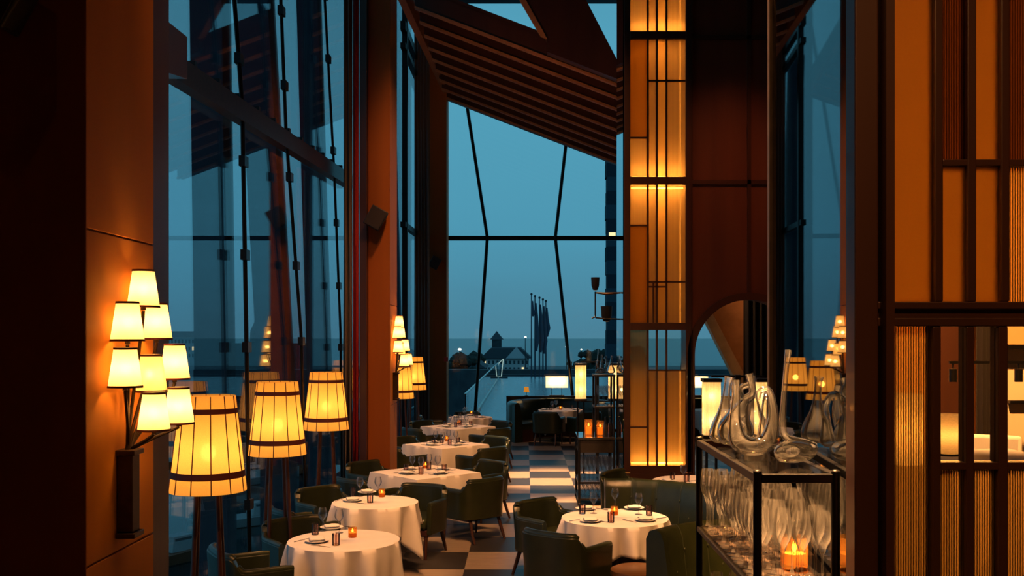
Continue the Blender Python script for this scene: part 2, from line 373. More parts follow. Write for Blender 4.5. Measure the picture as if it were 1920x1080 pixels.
struct(MB().box(GX+.02, GX+.14, 22.7, 22.85, 0, H).build('trim_2', 'black_metal', smooth=0))
struct(MB().hexa([(GX+.05, 6.9, 4.40), (GX+.30, 6.9, 4.40), (GX+.25, 7.6, 4.52), (GX+.05, 7.6, 4.52), (GX+.05, 6.9, 4.78), (GX+.30, 6.9, 4.78), (GX+.25, 7.6, 4.84), (GX+.05, 7.6, 4.84)]).build('trim_3', 'dark_wood', smooth=0))
# far glass wall
FY = 27.0
w2 = struct(MB().box(-2.9, 7.2, FY, FY+.012, 0, H).build('window_2', 'window_glass', smooth=0))
MB().box(-2.6, 7.2, FY-.12, FY-.01, Z_(451, FY), Z_(443, FY)).build('transom', 'black_metal', w2, smooth=0)
MB().box(-2.6, 7.2, FY-.12, FY-.01, 0, .07).build('bottom_rail', 'black_metal', w2, smooth=0)
MB().box(-2.9, 7.2, FY-.3, FY-.01, Z_(7, FY), H).build('top_rail', 'black_metal', w2, smooth=0)
def bar(p, q, nm='mullion'):
    b = MB(); b.tube([(X_(p[0], FY), FY-.09, Z_(p[1], FY)), (X_(q[0], FY), FY-.09, Z_(q[1], FY))], [.045, .045], 8); return b.build(nm, 'black_metal', w2)
bar((845, 0), (914, 446)); bar((914, 446), (889, 802)); bar((1092, 0), (1041, 446)); bar((1041, 446), (1080, 802))
bar((1240, 0), (1300, 446)); bar((1300, 446), (1268, 802)); bar((1420, 0), (1380, 446)); bar((1380, 446), (1405, 802))
# curtains at the facade
def curtain(nm, x0, x1, y, z0, z1, mt, folds, lab, amp=.05):
    rows = []; n = folds*8
    for z in (z0, (z0+z1)*.33, (z0+z1)*.66, z1):
        rows.append([(x0+(x1-x0)*k/n, y+amp*math.sin(2*PI*folds*k/n+.3*z), z) for k in range(n+1)])
    b = MB(); b.grid(rows); o = b.build(nm, mt, smooth=60, normals=False)
    md = o.modifiers.new('t', 'SOLIDIFY'); md.thickness = .008
    return tag(o, lab, 'curtain')
curtain('curtain', -2.615, -2.487, 14.28, .02, H-.02, 'curtain_grey', 2, 'grey brown floor length curtain gathered beside the first window run')
curtain('curtain', -2.48, -2.395, 14.30, .02, H-.02, 'curtain_red', 1, 'narrow red curtain hanging between grey curtain and second pillar', .03)
struct(MB().box(-2.39, -2.285, 14.34, 14.6, 0, H).build('trim_4', 'dark_wood', smooth=0))
curtain('curtain', -2.78, -2.40, 24.9, .02, H-.02, 'curtain_grey', 5, 'dark grey folded curtain beside the far left corner pillar')

# ------------------------------------------------------------------ timber soffit and truss
def sz(x): return 8.91-.383*(x+2.06)
XR = 3.4
sof = thing('timber_canopy', 'sloping dark timber canopy with parallel joists high before the far window', 'canopy', (0, 22.4, sz(0)))
inv = Vector((0, -22.4, -sz(0)))
def shp(pts): return [tuple(Vector(p)+inv) for p in pts]
def slab(x0, x1, y0, y1, lo, hi, nm, mt):
    return MB().hexa(shp([(x0,y0,sz(x0)+lo),(x1,y0,sz(x1)+lo),(x1,y1,sz(x1)+lo),(x0,y1,sz(x0)+lo),(x0,y0,sz(x0)+hi),(x1,y0,sz(x1)+hi),(x1,y1,sz(x1)+hi),(x0,y1,sz(x0)+hi)])).build(nm, mt, sof, smooth=0)
slab(-2.2, XR, 18.9, 26.4, .26, .34, 'deck', 'dark_wood')
for k in range(9): slab(-2.1, XR, 18.9+k*.885, 18.9+k*.885+.10, -.10, .27, 'joist', 'dark_wood')
for k in range(9): slab(-2.1, XR, 18.9+k*.885-.05, 18.9+k*.885+.05, -.15, -.10, 'lit_edge_strip', 'timber')  # added strips: lit joist undersides put into a lighter timber colour
slab(-2.1, XR, 26.2, 26.4, -.10, .27, 'joist', 'dark_wood')
MB().hexa(shp([(-2.42,18.7,sz(-2.2)-.02),(-2.28,18.7,sz(-2.2)-.02),(-1.98,26.5,sz(-2.1)-.02),(-2.12,26.5,sz(-2.1)-.02),(-2.42,18.7,sz(-2.2)+.4),(-2.28,18.7,sz(-2.2)+.4),(-1.98,26.5,sz(-2.1)+.4),(-2.12,26.5,sz(-2.1)+.4)])).build('edge_beam', 'timber', sof, smooth=0)
TY = 18.55
def tq(px): return [(X_(a, TY), Z_(b, TY)) for a, b in px]
tr = MB().prism(tq([(952, -60), (1068, -60), (1157, 112), (1157, 148), (1026, 97), (1026, 74)]), (TY, TY+.24)).build('timber_truss', 'dark_wood', smooth=0)
tag(tr, 'broad dark timber brace slanting down onto the canopy edge', 'brace')
MB().prism(tq([(938, -60), (952, -60), (1026, 74), (1014, 70)]), (TY-.05, TY)).build('edge_strip', 'timber', tr, smooth=0)

# ------------------------------------------------------------------ lit lattice pier (centre right)
PY, PD = 14.0, .95
def lx(px): return X_(px, PY)
def lz(py): return Z_(py, PY)
pier = thing('lattice_screen', 'tall backlit amber glass lattice screen beside the aisle rack', 'screen', (lx(1233), PY, 0))
pv = Vector((-lx(1233), -PY, 0))
def pbx(px0, px1, py0, py1, y0, y1, nm, mt, par=pier, bev=0):
    x0, x1, z0, z1 = lx(px0)+pv.x, lx(px1)+pv.x, lz(py1), lz(py0)
    return MB().box(x0, x1, y0, y1, z0, z1).build(nm, mt, par, smooth=0, bevel=bev)
top = -330
pbx(1170, 1182, top, 885, 0, .12, 'stile', 'dark_wood', bev=.006); pbx(1286, 1297, top, 885, 0, .12, 'stile', 'dark_wood', bev=.006)
for a, b in ((58, 73), (331, 346), (605, 619), (873, 888), (-230, -215)): pbx(1182, 1286, a, b, 0, .12, 'rail', 'dark_wood', bev=.004)
MB().box(lx(1168)+pv.x, lx(1297)+pv.x, 0, PD, 0, lz(888)).build('plinth', 'dark_wood', pier, smooth=0)
pbx(1297, 1299, top, 888, 0, PD, 'side_panel', 'dark_wood')
pbx(1168, 1170, top, 888, .0, PD, 'mirror_side', 'dark_mirror')
for px in (1213.5, 1230.5, 1248.5): 
    for a, b in ((top, 58), (73, 331), (346, 605), (619, 873)): pbx(px, px+3.4, a, b, .02, .07, 'glazing_bar', 'dark_wood')
for a, b, y in ((1216, 1286, 149), (1182, 1214, 256), (1182, 1214, 421), (1216, 1286, 527), (1216, 1249, 536), (1216, 1286, 693), (1182, 1214, 800)): pbx(a, b, y, y+3, .02, .07, 'glazing_bar', 'dark_wood')
pbx(1224, 1226.5, 530, 605, .02, .07, 'glazing_bar', 'dark_wood')
cells = [(1182, 1213.5), (1217, 1230.5), (1234, 1248.5), (1252, 1286)]
for i, (a, b) in enumerate(cells):
    for (c0, c1) in ((top, 58), (73, 331), (346, 605), (619, 873)):
        if c0 == 619 and i > 0:
            pbx(a, b, 619, 693, .04, .05, 'clear_pane', 'clear_pane'); c0 = 696
        if i == 0 and c0 == 73:
            pbx(a, b, 73, 256, .04, .05, 'glass_pane', 'amber_panel'); c0 = 259
        if i == 0 and c0 == 346:
            pbx(a, b, 424, 605, .04, .05, 'glass_pane', 'amber_panel'); c1 = 421
        pbx(a, b, c0, c1, .04, .05, 'glass_pane', 'reeded_amber' if i != 2 else 'amber_clear')
# back of the light box: amber boards, open between the middle rails
for a, b in ((top, 609), (697, 888)): pbx(1170, 1297, a, b, .50, .53, 'back_board', 'white_board')
for px in (1184, 1281): pbx(px, px+2, top, 609, .30, .34, 'led_or_fill_strip', 'fill_glow'); pbx(px, px+2, 697, 873, .30, .34, 'led_or_fill_strip', 'fill_glow')  # hidden glow bars added so the panes look evenly lit
for (y, dz) in ((348, 0), (327, 0), (870, 0), (56, 0)): pbx(1186, 1284, y, y+2.5, .16, .20, 'led_or_fill_strip', 'led')
# ------------------------------------------------------------------ panelled wall with arch
aw = MB(); AX, AZ, AR = lx(1405), lz(664), 102/F*PY
x0w, x1w = lx(1299), lx(1620); ATOP = 10.5; T0, T1 = PY+.05, PY+.30
n = 28
arc = [(AX-AR*math.cos(PI*k/n), AZ+AR*math.sin(PI*k/n)) for k in range(n+1)]
arc = [(arc[0][0], 0)]+arc+[(arc[-1][0], 0)]
aw.prism([(x0w, 0), (arc[0][0], 0), (arc[0][0], AZ), (arc[0][0], ATOP), (x0w, ATOP)], (T0, T1))
for (a, b) in zip(arc[1:-1], arc[2:-1]): aw.prism([a, b, (b[0], ATOP), (a[0], ATOP)], (T0, T1))
aw.prism([(arc[-1][0], 0), (x1w, 0), (x1w, ATOP), (arc[-1][0], ATOP)], (T0, T1))
aw = struct(aw.build('wall_arch', 'red_wood', smooth=0))
b = MB(); ro = AR+.10
band = [(AX-r*math.cos(PI*k/n), AZ+r*math.sin(PI*k/n)) for r in (AR,) for k in range(n+1)]
bo = [(AX-ro*math.cos(PI*k/n), AZ+ro*math.sin(PI*k/n)) for k in range(n+1)]
for k in range(n): b.prism([band[k], band[k+1], bo[k+1], bo[k]], (T0-.05, T0-.002))
b.prism([(AX-AR, 0), (AX-AR, AZ), (AX-ro, AZ), (AX-ro, 0)], (T0-.05, T0-.002))
b.build('arch_moulding', 'dark_wood', aw, smooth=30)
for y in (68, 340): MB().box(lx(1300), lx(1600), T0-.03, T0-.002, lz(y+5), lz(y-3)).build('panel_rail', 'dark_wood', aw, smooth=0)
MB().box(lx(1402), lx(1409), T0-.03, T0-.002, lz(548), ATOP).build('panel_stile', 'dark_wood', aw, smooth=0)
# through the arch: brace, timber wall, curtain
BY = 20.8
def bq(px): return [(X_(a, BY), Z_(b, BY)) for a, b in px]
tag(MB().prism(bq([(1290, 545), (1308, 545), (1420, 760), (1398, 760)]), (BY-.32, BY-.02)).build('diagonal_brace', 'timber_lit_tone', smooth=0), 'lit amber timber brace slanting down behind the wooden arch', 'brace')
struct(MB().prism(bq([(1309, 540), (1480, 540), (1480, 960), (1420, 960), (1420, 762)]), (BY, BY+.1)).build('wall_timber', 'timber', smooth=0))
curtain('curtain', X_(1393, 20.3), X_(1480, 20.3), 20.2, .02, 5, 'curtain_dark', 7, 'nearly black pleated curtain seen through the wooden arch')

# ================================================================== LAMPS
def make_floor_lamp(label, loc, rz=0):
    t = thing('floor_lamp', label, 'lamp', loc, rz, 'giant shade floor lamps along the window')
    zb, zt, rb, rt = 1.42, 2.12, .275, .195
    R = lambda z: rb+(rt-rb)*(z-zb)/(zt-zb)
    MB().lathe([(R(zb+(zt-zb)*k/8), zb+(zt-zb)*k/8) for k in range(9)], 48).build('lamp_shade', 'shade_big', t, smooth=60)
    for za, zc in ((zb+.105, zb+.152), (zt-.128, zt-.09)):
        MB().lathe([(R(za)+.001, za), (R(za)+.004, za), (R(zc)+.004, zc), (R(zc)+.001, zc)], 48).build('trim_band', 'shade_trim', t, smooth=60)
    for k in range(12):
        a = 2*PI*(k+.35)/12; c, s = math.cos(a), math.sin(a)
        MB().tube([(c*(R(z)+.001), s*(R(z)+.001), z) for z in (zb, zt)], .0045, 5).build('shade_rib', 'shade_trim', t)
    MB().lathe([(rt*.96, zt-.02), (rt*.96, zt-.012), (.05, zt-.012), (.05, zt-.02), (rt*.96, zt-.02)], 32).build('top_disc', 'shade_big', t)
    for k in range(4):
        a = PI/4+PI/2*k; c, s = math.cos(a), math.sin(a)
        MB().tube([(c*.19, s*.19, 0), (c*.155, s*.155, .45), (c*.10, s*.10, 1.46)], [.016, .019, .017], 10).build('leg', 'dark_wood', t)
    MB().lathe([(0, 1.44), (.12, 1.44), (.12, 1.47), (.02, 1.47), (.015, 1.60), (0, 1.60)], 24).build('socket', 'bronze', t)
    MB().ball((0, 0, 1.70), .055, 14, (1, 1, 1.2)).build('bulb', 'bulb', t)
    light('POINT', 'bulb_light', (0, 0, 1.70), 6.5, (1, .48, .13), .055, t)
    return t
fl = [(-2.335, 7.33), (-2.39, 9.6), (-2.44, 12.2), (-2.33, 18.4), (-2.40, 21.4)]
fll = ['nearest and largest of the amber shade floor lamps by the window', 'second amber shade floor lamp from the front, by the window',
       'third amber shade floor lamp from the front, beside the red curtain', 'fourth amber shade floor lamp, half hidden behind the second pillar', 'farthest amber shade floor lamp, just beyond the second pillar']
lamp0 = make_floor_lamp(fll[0], (*fl[0], 0), .2)
for (x, y), l, r in zip(fl[1:], fll[1:], (.45, .1, .7, .3)): dup(lamp0, (x, y, 0), r, l)

def make_sconce(label, loc):
    """branching wall light: box bracket with eight small linen shades"""
    t = thing('wall_sconce', label, 'wall lamp', loc, 0, 'branching wall lamps on the pillars')
    oy = 4.67
    w = MB(); w.box(.0, .075, -.045, .045, -.36, 0); w.build('bracket', 'bronze', t, bevel=.005)
    MB().box(0, .09, -.06, .06, 0, .025).build('bracket_cap', 'bronze', t, bevel=.004)
    MB().box(0, .09, -.06, .06, -.385, -.36).build('bracket_foot', 'bronze', t, bevel=.004)
    base = Vector((-1.9, oy, 2.0))
    sh = [(265, 577, 4.75, -1.81), (236, 640, 4.56, -1.81), (287, 637, 4.92, -1.80), (235, 727, 4.5, -1.80), (283, 735, 4.85, -1.815), (325, 712, 5.02, -1.768), (287, 808, 4.66, -1.738), (335, 795, 4.9, -1.706), (262, 735, 4.80, -1.81)]
    for i, (px, pb, Y, X) in enumerate(sh):
        p = Vector((X if i not in (0, 1, 2, 3, 4) else X_(px, Y), Y, Z_(pb, Y)))-base
        p.x = max(p.x, .078)
        st = Vector((.04, .012*(i-4)*.5, .02)); mid = Vector((.04+(p.x-.04)*.35, p.y*.28, p.z*.45)); low = Vector((p.x, p.y*.9, p.z-.10)) if i < 6 else Vector((p.x*.7, p.y*.8, p.z*.0+.05+.12*abs(p.y)))
        arm = MB(); pts = [st]; 
        for k in range(1, 9):
            u = k/8; a = st.lerp(mid, u); b2 = mid.lerp(low, u); c3 = low.lerp(p+Vector((0,0,-.015)), u)
            pts.append(a.lerp(b2, u).lerp(b2.lerp(c3, u), u))
        arm.tube(pts, .0085, 8); s = arm.build('arm', 'bronze', t)
        h = .182; rb, rt = .075, .049
        sd = MB(); sd.lathe([(rb+(rt-rb)*k/5, h*k/5) for k in range(6)], 28, p); sd = sd.build('lamp_shade', 'shade_small', t, smooth=60)
        for z0, z1 in ((0, .010), (h-.010, h)):
            r0 = rb+(rt-rb)*z0/h; r1 = rb+(rt-rb)*z1/h
            MB().lathe([(r0+.0005, z0), (r0+.002, z0), (r1+.002, z1), (r1+.0005, z1)], 28, p).build('trim_band', 'shade_trim', sd, smooth=60)
        MB().lathe([(0, -.012), (.012, -.012), (.010, .05), (0, .05)], 10, p).build('candle_socket', 'bronze', t)
        MB().ball(p+Vector((0, 0, .085)), .022, 10, (1, 1, 1.3)).build('bulb', 'bulb', sd)
        light('POINT', 'bulb_light', tuple(p+Vector((0, 0, .085))), 2.2, (1, .48, .145), .022, t)
    return t
sc = make_sconce('large branching wall lamp with many lit linen shades on the near left pillar', (-1.9, 4.67, 2.0))
dup(sc, (-1.966, 14.83, 2.0), 0, 'smaller looking branching wall lamp with lit shades on the second left pillar')
def speaker(label, loc):
    t = thing('wall_speaker', label, 'speaker', loc)
    b = MB(); b.hexa([(-.13,-.25,-.15),(.13,-.25,-.15),(.10,-.06,-.15),(-.10,-.06,-.15),(-.13,-.25,.15),(.13,-.25,.15),(.10,-.06,.15),(-.10,-.06,.15)]); b.build('cabinet', 'black_plastic', t, bevel=.012)
    b = MB(); b.box(-.115, .115, -.258, -.25, -.135, .135); b.build('grille', 'dark_wall', t, smooth=0)
    MB().box(-.03, .03, -.06, 0, -.02, .05).build('bracket', 'black_metal', t, smooth=0); t.rotation_euler = (0, .5, 0)
    return t
sp0 = speaker('black wedge speaker on the front of the second left pillar', (X_(709, 14.45), 14.45, Z_(412, 14.45)))
dup(sp0, (X_(817, 25.9), 25.9, Z_(494, 25.9)), None, 'small black wedge speaker on the far corner pillar')
dup(sp0, (X_(42, 4.3), 4.3, Z_(2, 4.3)), None, 'black speaker cut by the top left corner on the near pillar')
# exit call point on far pillar
tag(MB().box(X_(836, 25.8)-.05, X_(836, 25.8)+.05, 25.84, 25.9, Z_(678, 25.8), Z_(670, 25.8)).build('call_point', 'sign_red', smooth=0, bevel=.006), 'small red alarm call point on the far corner pillar', 'alarm')

def lantern_stand(label, loc, posx, hgt=.60):
    """black post carrying two tall reeded box lanterns"""
    t = thing('lantern_stand', label, 'lamp', loc, 0, 'paired box lanterns on posts')
    MB().box(-.03, .03, -.03, .03, 0, 2.12).build('post', 'black_metal', t, bevel=.004)
    MB().lathe([(0, 0), (.20, 0), (.20, .02), (.04, .03), (0, .03)], 24).build('base', 'black_metal', t)
    for dx in posx:
        z0 = 1.44; w = .095
        MB().box(min(0, dx), max(0, dx), -.012, .012, z0+hgt+.05, z0+hgt+.075).build('bracket', 'black_metal', t, smooth=0)
        MB().box(min(0, dx), max(0, dx), -.012, .012, z0-.06, z0-.04).build('bracket', 'black_metal', t, smooth=0)
        b = MB(); m = 96; rows = [[(dx+(w-.006*(k % 2))*min(1, max(-1, 1.25*math.cos(2*PI*k/m))), (w-.006*(k % 2))*min(1, max(-1, 1.25*math.sin(2*PI*k/m))), z) for k in range(m)] for z in (z0, z0+hgt)]
        b.grid(rows, True); b.build('lamp_shade', 'shade_lantern', t, smooth=60)
        for sx_ in (-.055, .055): MB().cyl((dx+sx_, 0, 0), (dx+sx_, 0, z0-.03), .016, n=10).build('leg', 'black_metal', t)
        for z in (z0-.04, z0+hgt): MB().box(dx-w-.012, dx+w+.012, -w-.012, w+.012, z, z+.04).build('lantern_cap', 'black_metal', t, bevel=.004)
        for z in (z0+.16, z0+.44): 
            MB().ball((dx, 0, z), .03, 10).build('bulb', 'bulb', t); light('POINT', 'bulb_light', (dx, 0, z), 2.2, (1, .62, .26), .03, t)
    return t
ls0 = lantern_stand('paired box lanterns on black post behind the green booth, seen through the decanters', (2.42, 11.35, 0), (-.30, .30))
dup(ls0, (1.30, 18.0, 0), 0, 'paired box lanterns on a black post behind the aisle rack')
def wide_lamp(label, loc):
    t = thing('table_lamp', label, 'lamp', loc, 0, 'wide shade lamps on the far booth ledge')
    b = MB(); w, d, h = .29, .10, .29
    b.grid([[(-w,-d,z),(w,-d,z),(w,d,z),(-w,d,z)] for z in (.22, .22+h)], True); b.build('lamp_shade', 'shade_white', t, smooth=0)
    for x in (-.13, .13): MB().cyl((x, 0, .02), (x, 0, .36), .009).build('leg', 'bronze', t)
    MB().box(-.2, .2, -.06, .06, 0, .02).build('base', 'bronze', t, bevel=.004)
    for x in (-.12, .12): light('POINT', 'bulb_light', (x, 0, .37), 8.0, (1, .62, .25), .03, t)
    return t
wl = wide_lamp('wide glowing rectangular lamp on the ledge behind the far booth', (X_(1044, 26.25), 26.25, 1.0))
dup(wl, (X_(1306, 26.25), 26.25, 1.0), 0, 'small glowing lamp glimpsed low through the wooden arch')
t = thing('table_lamp', 'tiny cordless lamp on the left end of the far booth ledge', 'lamp', (X_(987, 26.2), 26.2, 1.0))
MB().lathe([(0, 0), (.05, 0), (.05, .015), (.008, .02), (.008, .12), (0, .12)], 16).build('base', 'bronze', t)
MB().lathe([(.075, .10), (.055, .24)], 20).build('lamp_shade', 'shade_big', t, smooth=60)

# ================================================================== CHAIRS
def make_chair(label, loc, rz):
    """barrel armchair in green leather, back along -Y"""
    t = thing('dining_armchair', label, 'chair', loc, rz, 'green leather dining armchairs')
    pts = []
    HW, HD = .325, .27
    for k in range(5): pts.append((HW, .27-.27*k/4, 0))
    for k in range(1, 24):
        a = -PI*k/24; pts.append((HW*math.copysign(abs(math.cos(a))**.62, math.cos(a)), -HD*abs(math.sin(a))**.62, k/24))
    for k in range(5): pts.append((-HW, .27*k/4, 1))
    hts = [.635+.125*sstep(.10, .24, u)*(1-sstep(.76, .90, u)) if 0 < u < 1 else .635 for _, _, u in pts]
    inn, outr = [], []
    n = len(pts)
    for i, (x, y, u) in enumerate(pts):
        d = Vector((pts[min(i+1, n-1)][0]-pts[max(i-1, 0)][0], pts[min(i+1, n-1)][1]-pts[max(i-1, 0)][1])).normalized()
        nr = Vector((d.y, -d.x)); outr.append((x-nr.x*.03, y-nr.y*.03)); inn.append((x+nr.x*.03, y+nr.y*.03))
    b = MB(); loops = []
    for i in range(n):
        (ox, oy), (ix, iy), h = outr[i], inn[i], hts[i]
        tl = 1.06 if h > .70 else 1.02
        loops.append([(ox, oy, .29), (ox, oy, .45), (ox*tl, oy*tl, h), (ix, iy, h), (ix, iy, .45), (ix, iy, .29)])
    V = b.grid(loops, True); b.b.faces.new(V[0]); b.b.faces.new(V[-1][::-1])
    b.build('backrest', 'leather', t, bevel=.01)
    def roll(i0, i1, r, nm):
        P = [((outr[i][0]*1.03+inn[i][0])/2, (outr[i][1]*1.03+inn[i][1])/2, hts[i]) for i in range(i0, i1)]
        rr = [r*(.75 if i in (i0, i1-1) else 1) for i in range(i0, i1)]
        MB().tube(P, rr, 10).build(nm, 'leather', t)
    top = [i for i in range(n) if hts[i] > .70]
    roll(top[0], top[-1]+1, .036, 'top_roll')
    roll(0, top[0], .031, 'armrest'); roll(top[-1]+1, n, .031, 'armrest')
    b = MB(); b.box(-.29, .29, -.23, .29, .34, .47); b.build('seat', 'leather', t, bevel=.035)
    MB().box(-.295, .295, -.22, .27, .27, .34).build('seat_frame', 'dark_wood', t, bevel=.006)
    for sx_ in (-1, 1):
        MB().tube([(sx_*.275, .24, .30), (sx_*.27, .245, 0)], [.024, .015], 10).build('leg', 'dark_wood', t)
        MB().tube([(sx_*.235, -.20, .30), (sx_*.25, -.26, .12), (sx_*.255, -.31, 0)], [.024, .020, .015], 10).build('leg', 'dark_wood', t)
    return t
def face(x, y, tx, ty): return math.atan2(ty-y, tx-x)-PI/2
TB = [(-1.61, 8.84), (-1.64, 10.88), (-1.34, 13.3), (-1.34, 16.75), (-1.36, 20.1), (-1.24, 22.4), (.894, 9.94), (2.1, 12.5), (.87, 24.7)]
CH = [((-2.33, 8.40), 0, 'armchair in the bottom left corner at the nearest round table'),
      ((-2.13, 9.52), 0, 'armchair on the window side behind the nearest left round table'),
      ((-2.33, 10.35), 1, 'armchair at the window side of the second left round table, nearer one'),
      ((-2.28, 11.55), 1, 'armchair at the window side of the second left round table, farther one'),
      ((-1.30, 11.72), 1, 'armchair between the second round table and the first square table'),
      ((-2.02, 12.55), 2, 'armchair beside the red curtain, left near side of first square table'),
      ((-2.13, 13.97), 2, 'armchair in front of the second pillar beside the first square table'),
      ((-.66, 12.62), 2, 'armchair with back to camera, aisle near side of first square table'),
      ((-.62, 14.0), 2, 'armchair at the aisle far side of the first square table'),
      ((-2.02, 16.05), 3, 'armchair just past the second pillar, beside the second square table'),
      ((-2.02, 17.45), 3, 'armchair at the window far side of the second square table'),
      ((-.68, 16.05), 3, 'armchair at the aisle near side of the second square table'),
      ((-.66, 17.45), 3, 'armchair at the aisle far side of the second square table'),
      ((-2.04, 19.4), 4, 'armchair at the window near side of the third square table'),
      ((-2.04, 20.8), 4, 'armchair at the window far side of the third square table'),
      ((-.66, 19.4), 4, 'armchair at the aisle near side of the third square table'),
      ((-.66, 20.8), 4, 'armchair at the aisle far side of the third square table'),
      ((-2.12, 22.3), 5, 'armchair at the window side of the farthest left round table'),
      ((-1.35, 23.32), 5, 'armchair behind the farthest left round table, against the end window'),
      ((.36, 9.22), 6, 'armchair with back to camera in front of the right booth table'),
      ((.26, 10.64), 6, 'armchair on the aisle side of the right booth table, behind the nearest one'),
      ((1.34, 13.02), 7, 'armchair behind the green booth beside the lattice screen'),
      ((.54, 23.62), 8, 'armchair with back to camera at the far booth table'),
      ((1.42, 23.60), 8, 'armchair at the right of the far booth table, half hidden by the rack')]
chair0 = None
for (x, y), ti, l in CH:
    rz = face(x, y, *TB[ti])
    l = 'green leather '+l; assert len(l.split()) <= 16, l
    if chair0 is None: chair0 = make_chair(l, (x, y, 0), rz)
    else: dup(chair0, (x, y, 0), rz, l)

# ================================================================== TABLES
TZ = .745
def make_table(label, loc, r):
    t = thing('dining_table', label, 'table', loc, 0, 'dining tables under white cloths')
    MB().lathe([(0, TZ-.035), (r-.03, TZ-.035), (r-.01, TZ-.02), (r-.01, TZ-.004), (0, TZ-.004)], 40).build('table_top', 'dark_wood', t)
    MB().lathe([(.04, .03), (.04, TZ-.035)], 16).build('pedestal', 'black_metal', t)
    MB().lathe([(0, 0), (.26, 0), (.26, .015), (.05, .04), (0, .04)], 28).build('base', 'black_metal', t)
    return t
def cloth(label, loc, r, half, rz, seed, square=False, folds=9):
    """white cloth: flat top, skirt falling in folds, square hem with lower corners"""
    rnd = random.Random(seed); ph = [rnd.random()*6.28 for _ in range(4)]
    b = MB(); n = 144; rows = []
    edge = lambda a: (r/max(abs(math.cos(a)), abs(math.sin(a))) if square else r)
    ang = [2*PI*k/n for k in range(n)]
    for f in (.001, .5, .92, 1.0): rows.append([(edge(a)*f*math.cos(a), edge(a)*f*math.sin(a), TZ+.004-(.004 if f == 1 else 0)) for a in ang])
    m = 9
    for j in range(1, m+1):
        row = []
        for a in ang:
            e = edge(a); L = half/max(abs(math.cos(a)), abs(math.sin(a))); drop = max(.12, min(L-e, .62))
            q = j/m; corner = abs(math.sin(2*a))**3
            if square: wav = .010+.03*corner*math.cos(8*(a-PI/4)) + .010*math.sin(13*a+ph[0])
            else: wav = .017*math.sin(folds*a+ph[0])+.012*math.sin((folds*2-3)*a+ph[1])+.018*corner*math.cos(12*(a-PI/4))
            out = .012*math.sin(min(1, q*2)*PI/2)+wav*q**.75*(1.1 if square else 2.4)+(.03*q if square else .02*q)
            row.append(((e+out)*math.cos(a), (e+out)*math.sin(a), TZ-.006-drop*q))
        rows.append(row)
    b.grid(rows, True); o = b.build('tablecloth', 'linen', smooth=70, normals=False, loc=(*loc, 0)); o.rotation_euler = (0, 0, rz)
    md = o.modifiers.new('t', 'SOLIDIFY'); md.thickness = .003
    return tag(o, label, 'tablecloth', 'white tablecloths')
tn = ['nearest left round table', 'second left round table', 'first square table', 'second square table', 'third square table',
      'farthest left round table', 'right booth table', 'round table behind the green booth', 'far booth table']
tr_ = [.49, .465, .52, .51, .53, .485, .53, .50, .55]
for i, (p, nme, r) in enumerate(zip(TB, tn, tr_)):
    sq = i in (2, 3, 4)
    tb0 = make_table('pedestal dining table hidden under the cloth of the '+nme, (*p, 0), r*.97 if not sq else r*.9)
    if sq: cloth('white cloth on the '+nme, p, r, r+.30, math.radians(43 if i == 2 else 45), i, True)
    else: cloth('white cloth on the '+nme, p, r, r+.27, [.9, .35, 0, 0, 0, .2, .15, .3, .1][i], i, False, [9, 8, 0, 0, 0, 8, 11, 9, 9][i])
# ---- tableware masters
def m_plate():
    o = MB().lathe([(0, .002), (.055, .002), (.062, 0), (.075, .006), (.105, .016), (.107, .019), (.076, .011), (.06, .007), (0, .007)], 36).build('plate', 'porcelain', smooth=50); return o
def m_napkin():
    b = MB(); rows = []
    for i in range(7):
        u = i/6-.5; rows.append([(u*.135, v*.052*(1-.25*abs(u)), .020+.011*math.cos(v*2.6)*(1-.5*abs(u)*2*.6)+.002*math.sin(9*u+4*v)) for v in [k/4-1 for k in range(9)]])
    b.grid(rows); o = b.build('napkin', 'napkin', smooth=70); md = o.modifiers.new('t', 'SOLIDIFY'); md.thickness = .006; return o
def m_fork():
    b = MB(); b.hexa([(-.005,-.09,0),(.005,-.09,0),(.003,.03,.003),(-.003,.03,.003),(-.005,-.09,.003),(.005,-.09,.003),(.003,.03,.006),(-.003,.03,.006)])
    b.box(-.010, .010, .03, .052, .002, .005)
    for k in range(4): b.box(-.010+k*.0062, -.0072+k*.0062, .052, .095, .002, .005)
    return b.build('fork', 'steel', smooth=0)
def m_knife():
    b = MB(); b.box(-.006, .006, -.10, -.005, 0, .006)
    b.prism([(-.007, -.005), (.008, -.005), (.009, .08), (.002, .11), (-.005, .10)], (.001, .003), 'z'); return b.build('knife', 'steel', smooth=0)
def glass_prof(h, rb, rr, bowl0, foot):
    """outer then inner wall of a stemmed glass"""
    o = [(0, 0), (foot, 0), (foot, .002), (.009, .006), (.0042, .02), (.004, bowl0-.012), (.010, bowl0)]
    bw = []
    for k in range(1, 9):
        u = k/8; rad = rb*math.sin(min(1, u*1.9)*PI/2)**.7 if u < .5 else rb+(rr-rb)*((u-.5)/.5)**1.5
        bw.append((max(rad, .012), bowl0+(h-bowl0)*u))
    return o+bw      # blown glass so thin that one skin stands for its wall
def m_wine(): return MB().lathe(glass_prof(.215, .042, .031, .098, .036), 22).build('wine_glass', 'wine_glass', smooth=60)
def m_tumbler():
    prof = [(0, 0), (.030, 0), (.032, .004), (.034, .10), (.032, .10), (.030, .012), (0, .012)]
    return MB().lathe(prof, 32, mi=lambda k: 1 if k % 4 == 0 else 0).build('tumbler', ['tumbler_glass', 'tumbler_stripe'], smooth=40)
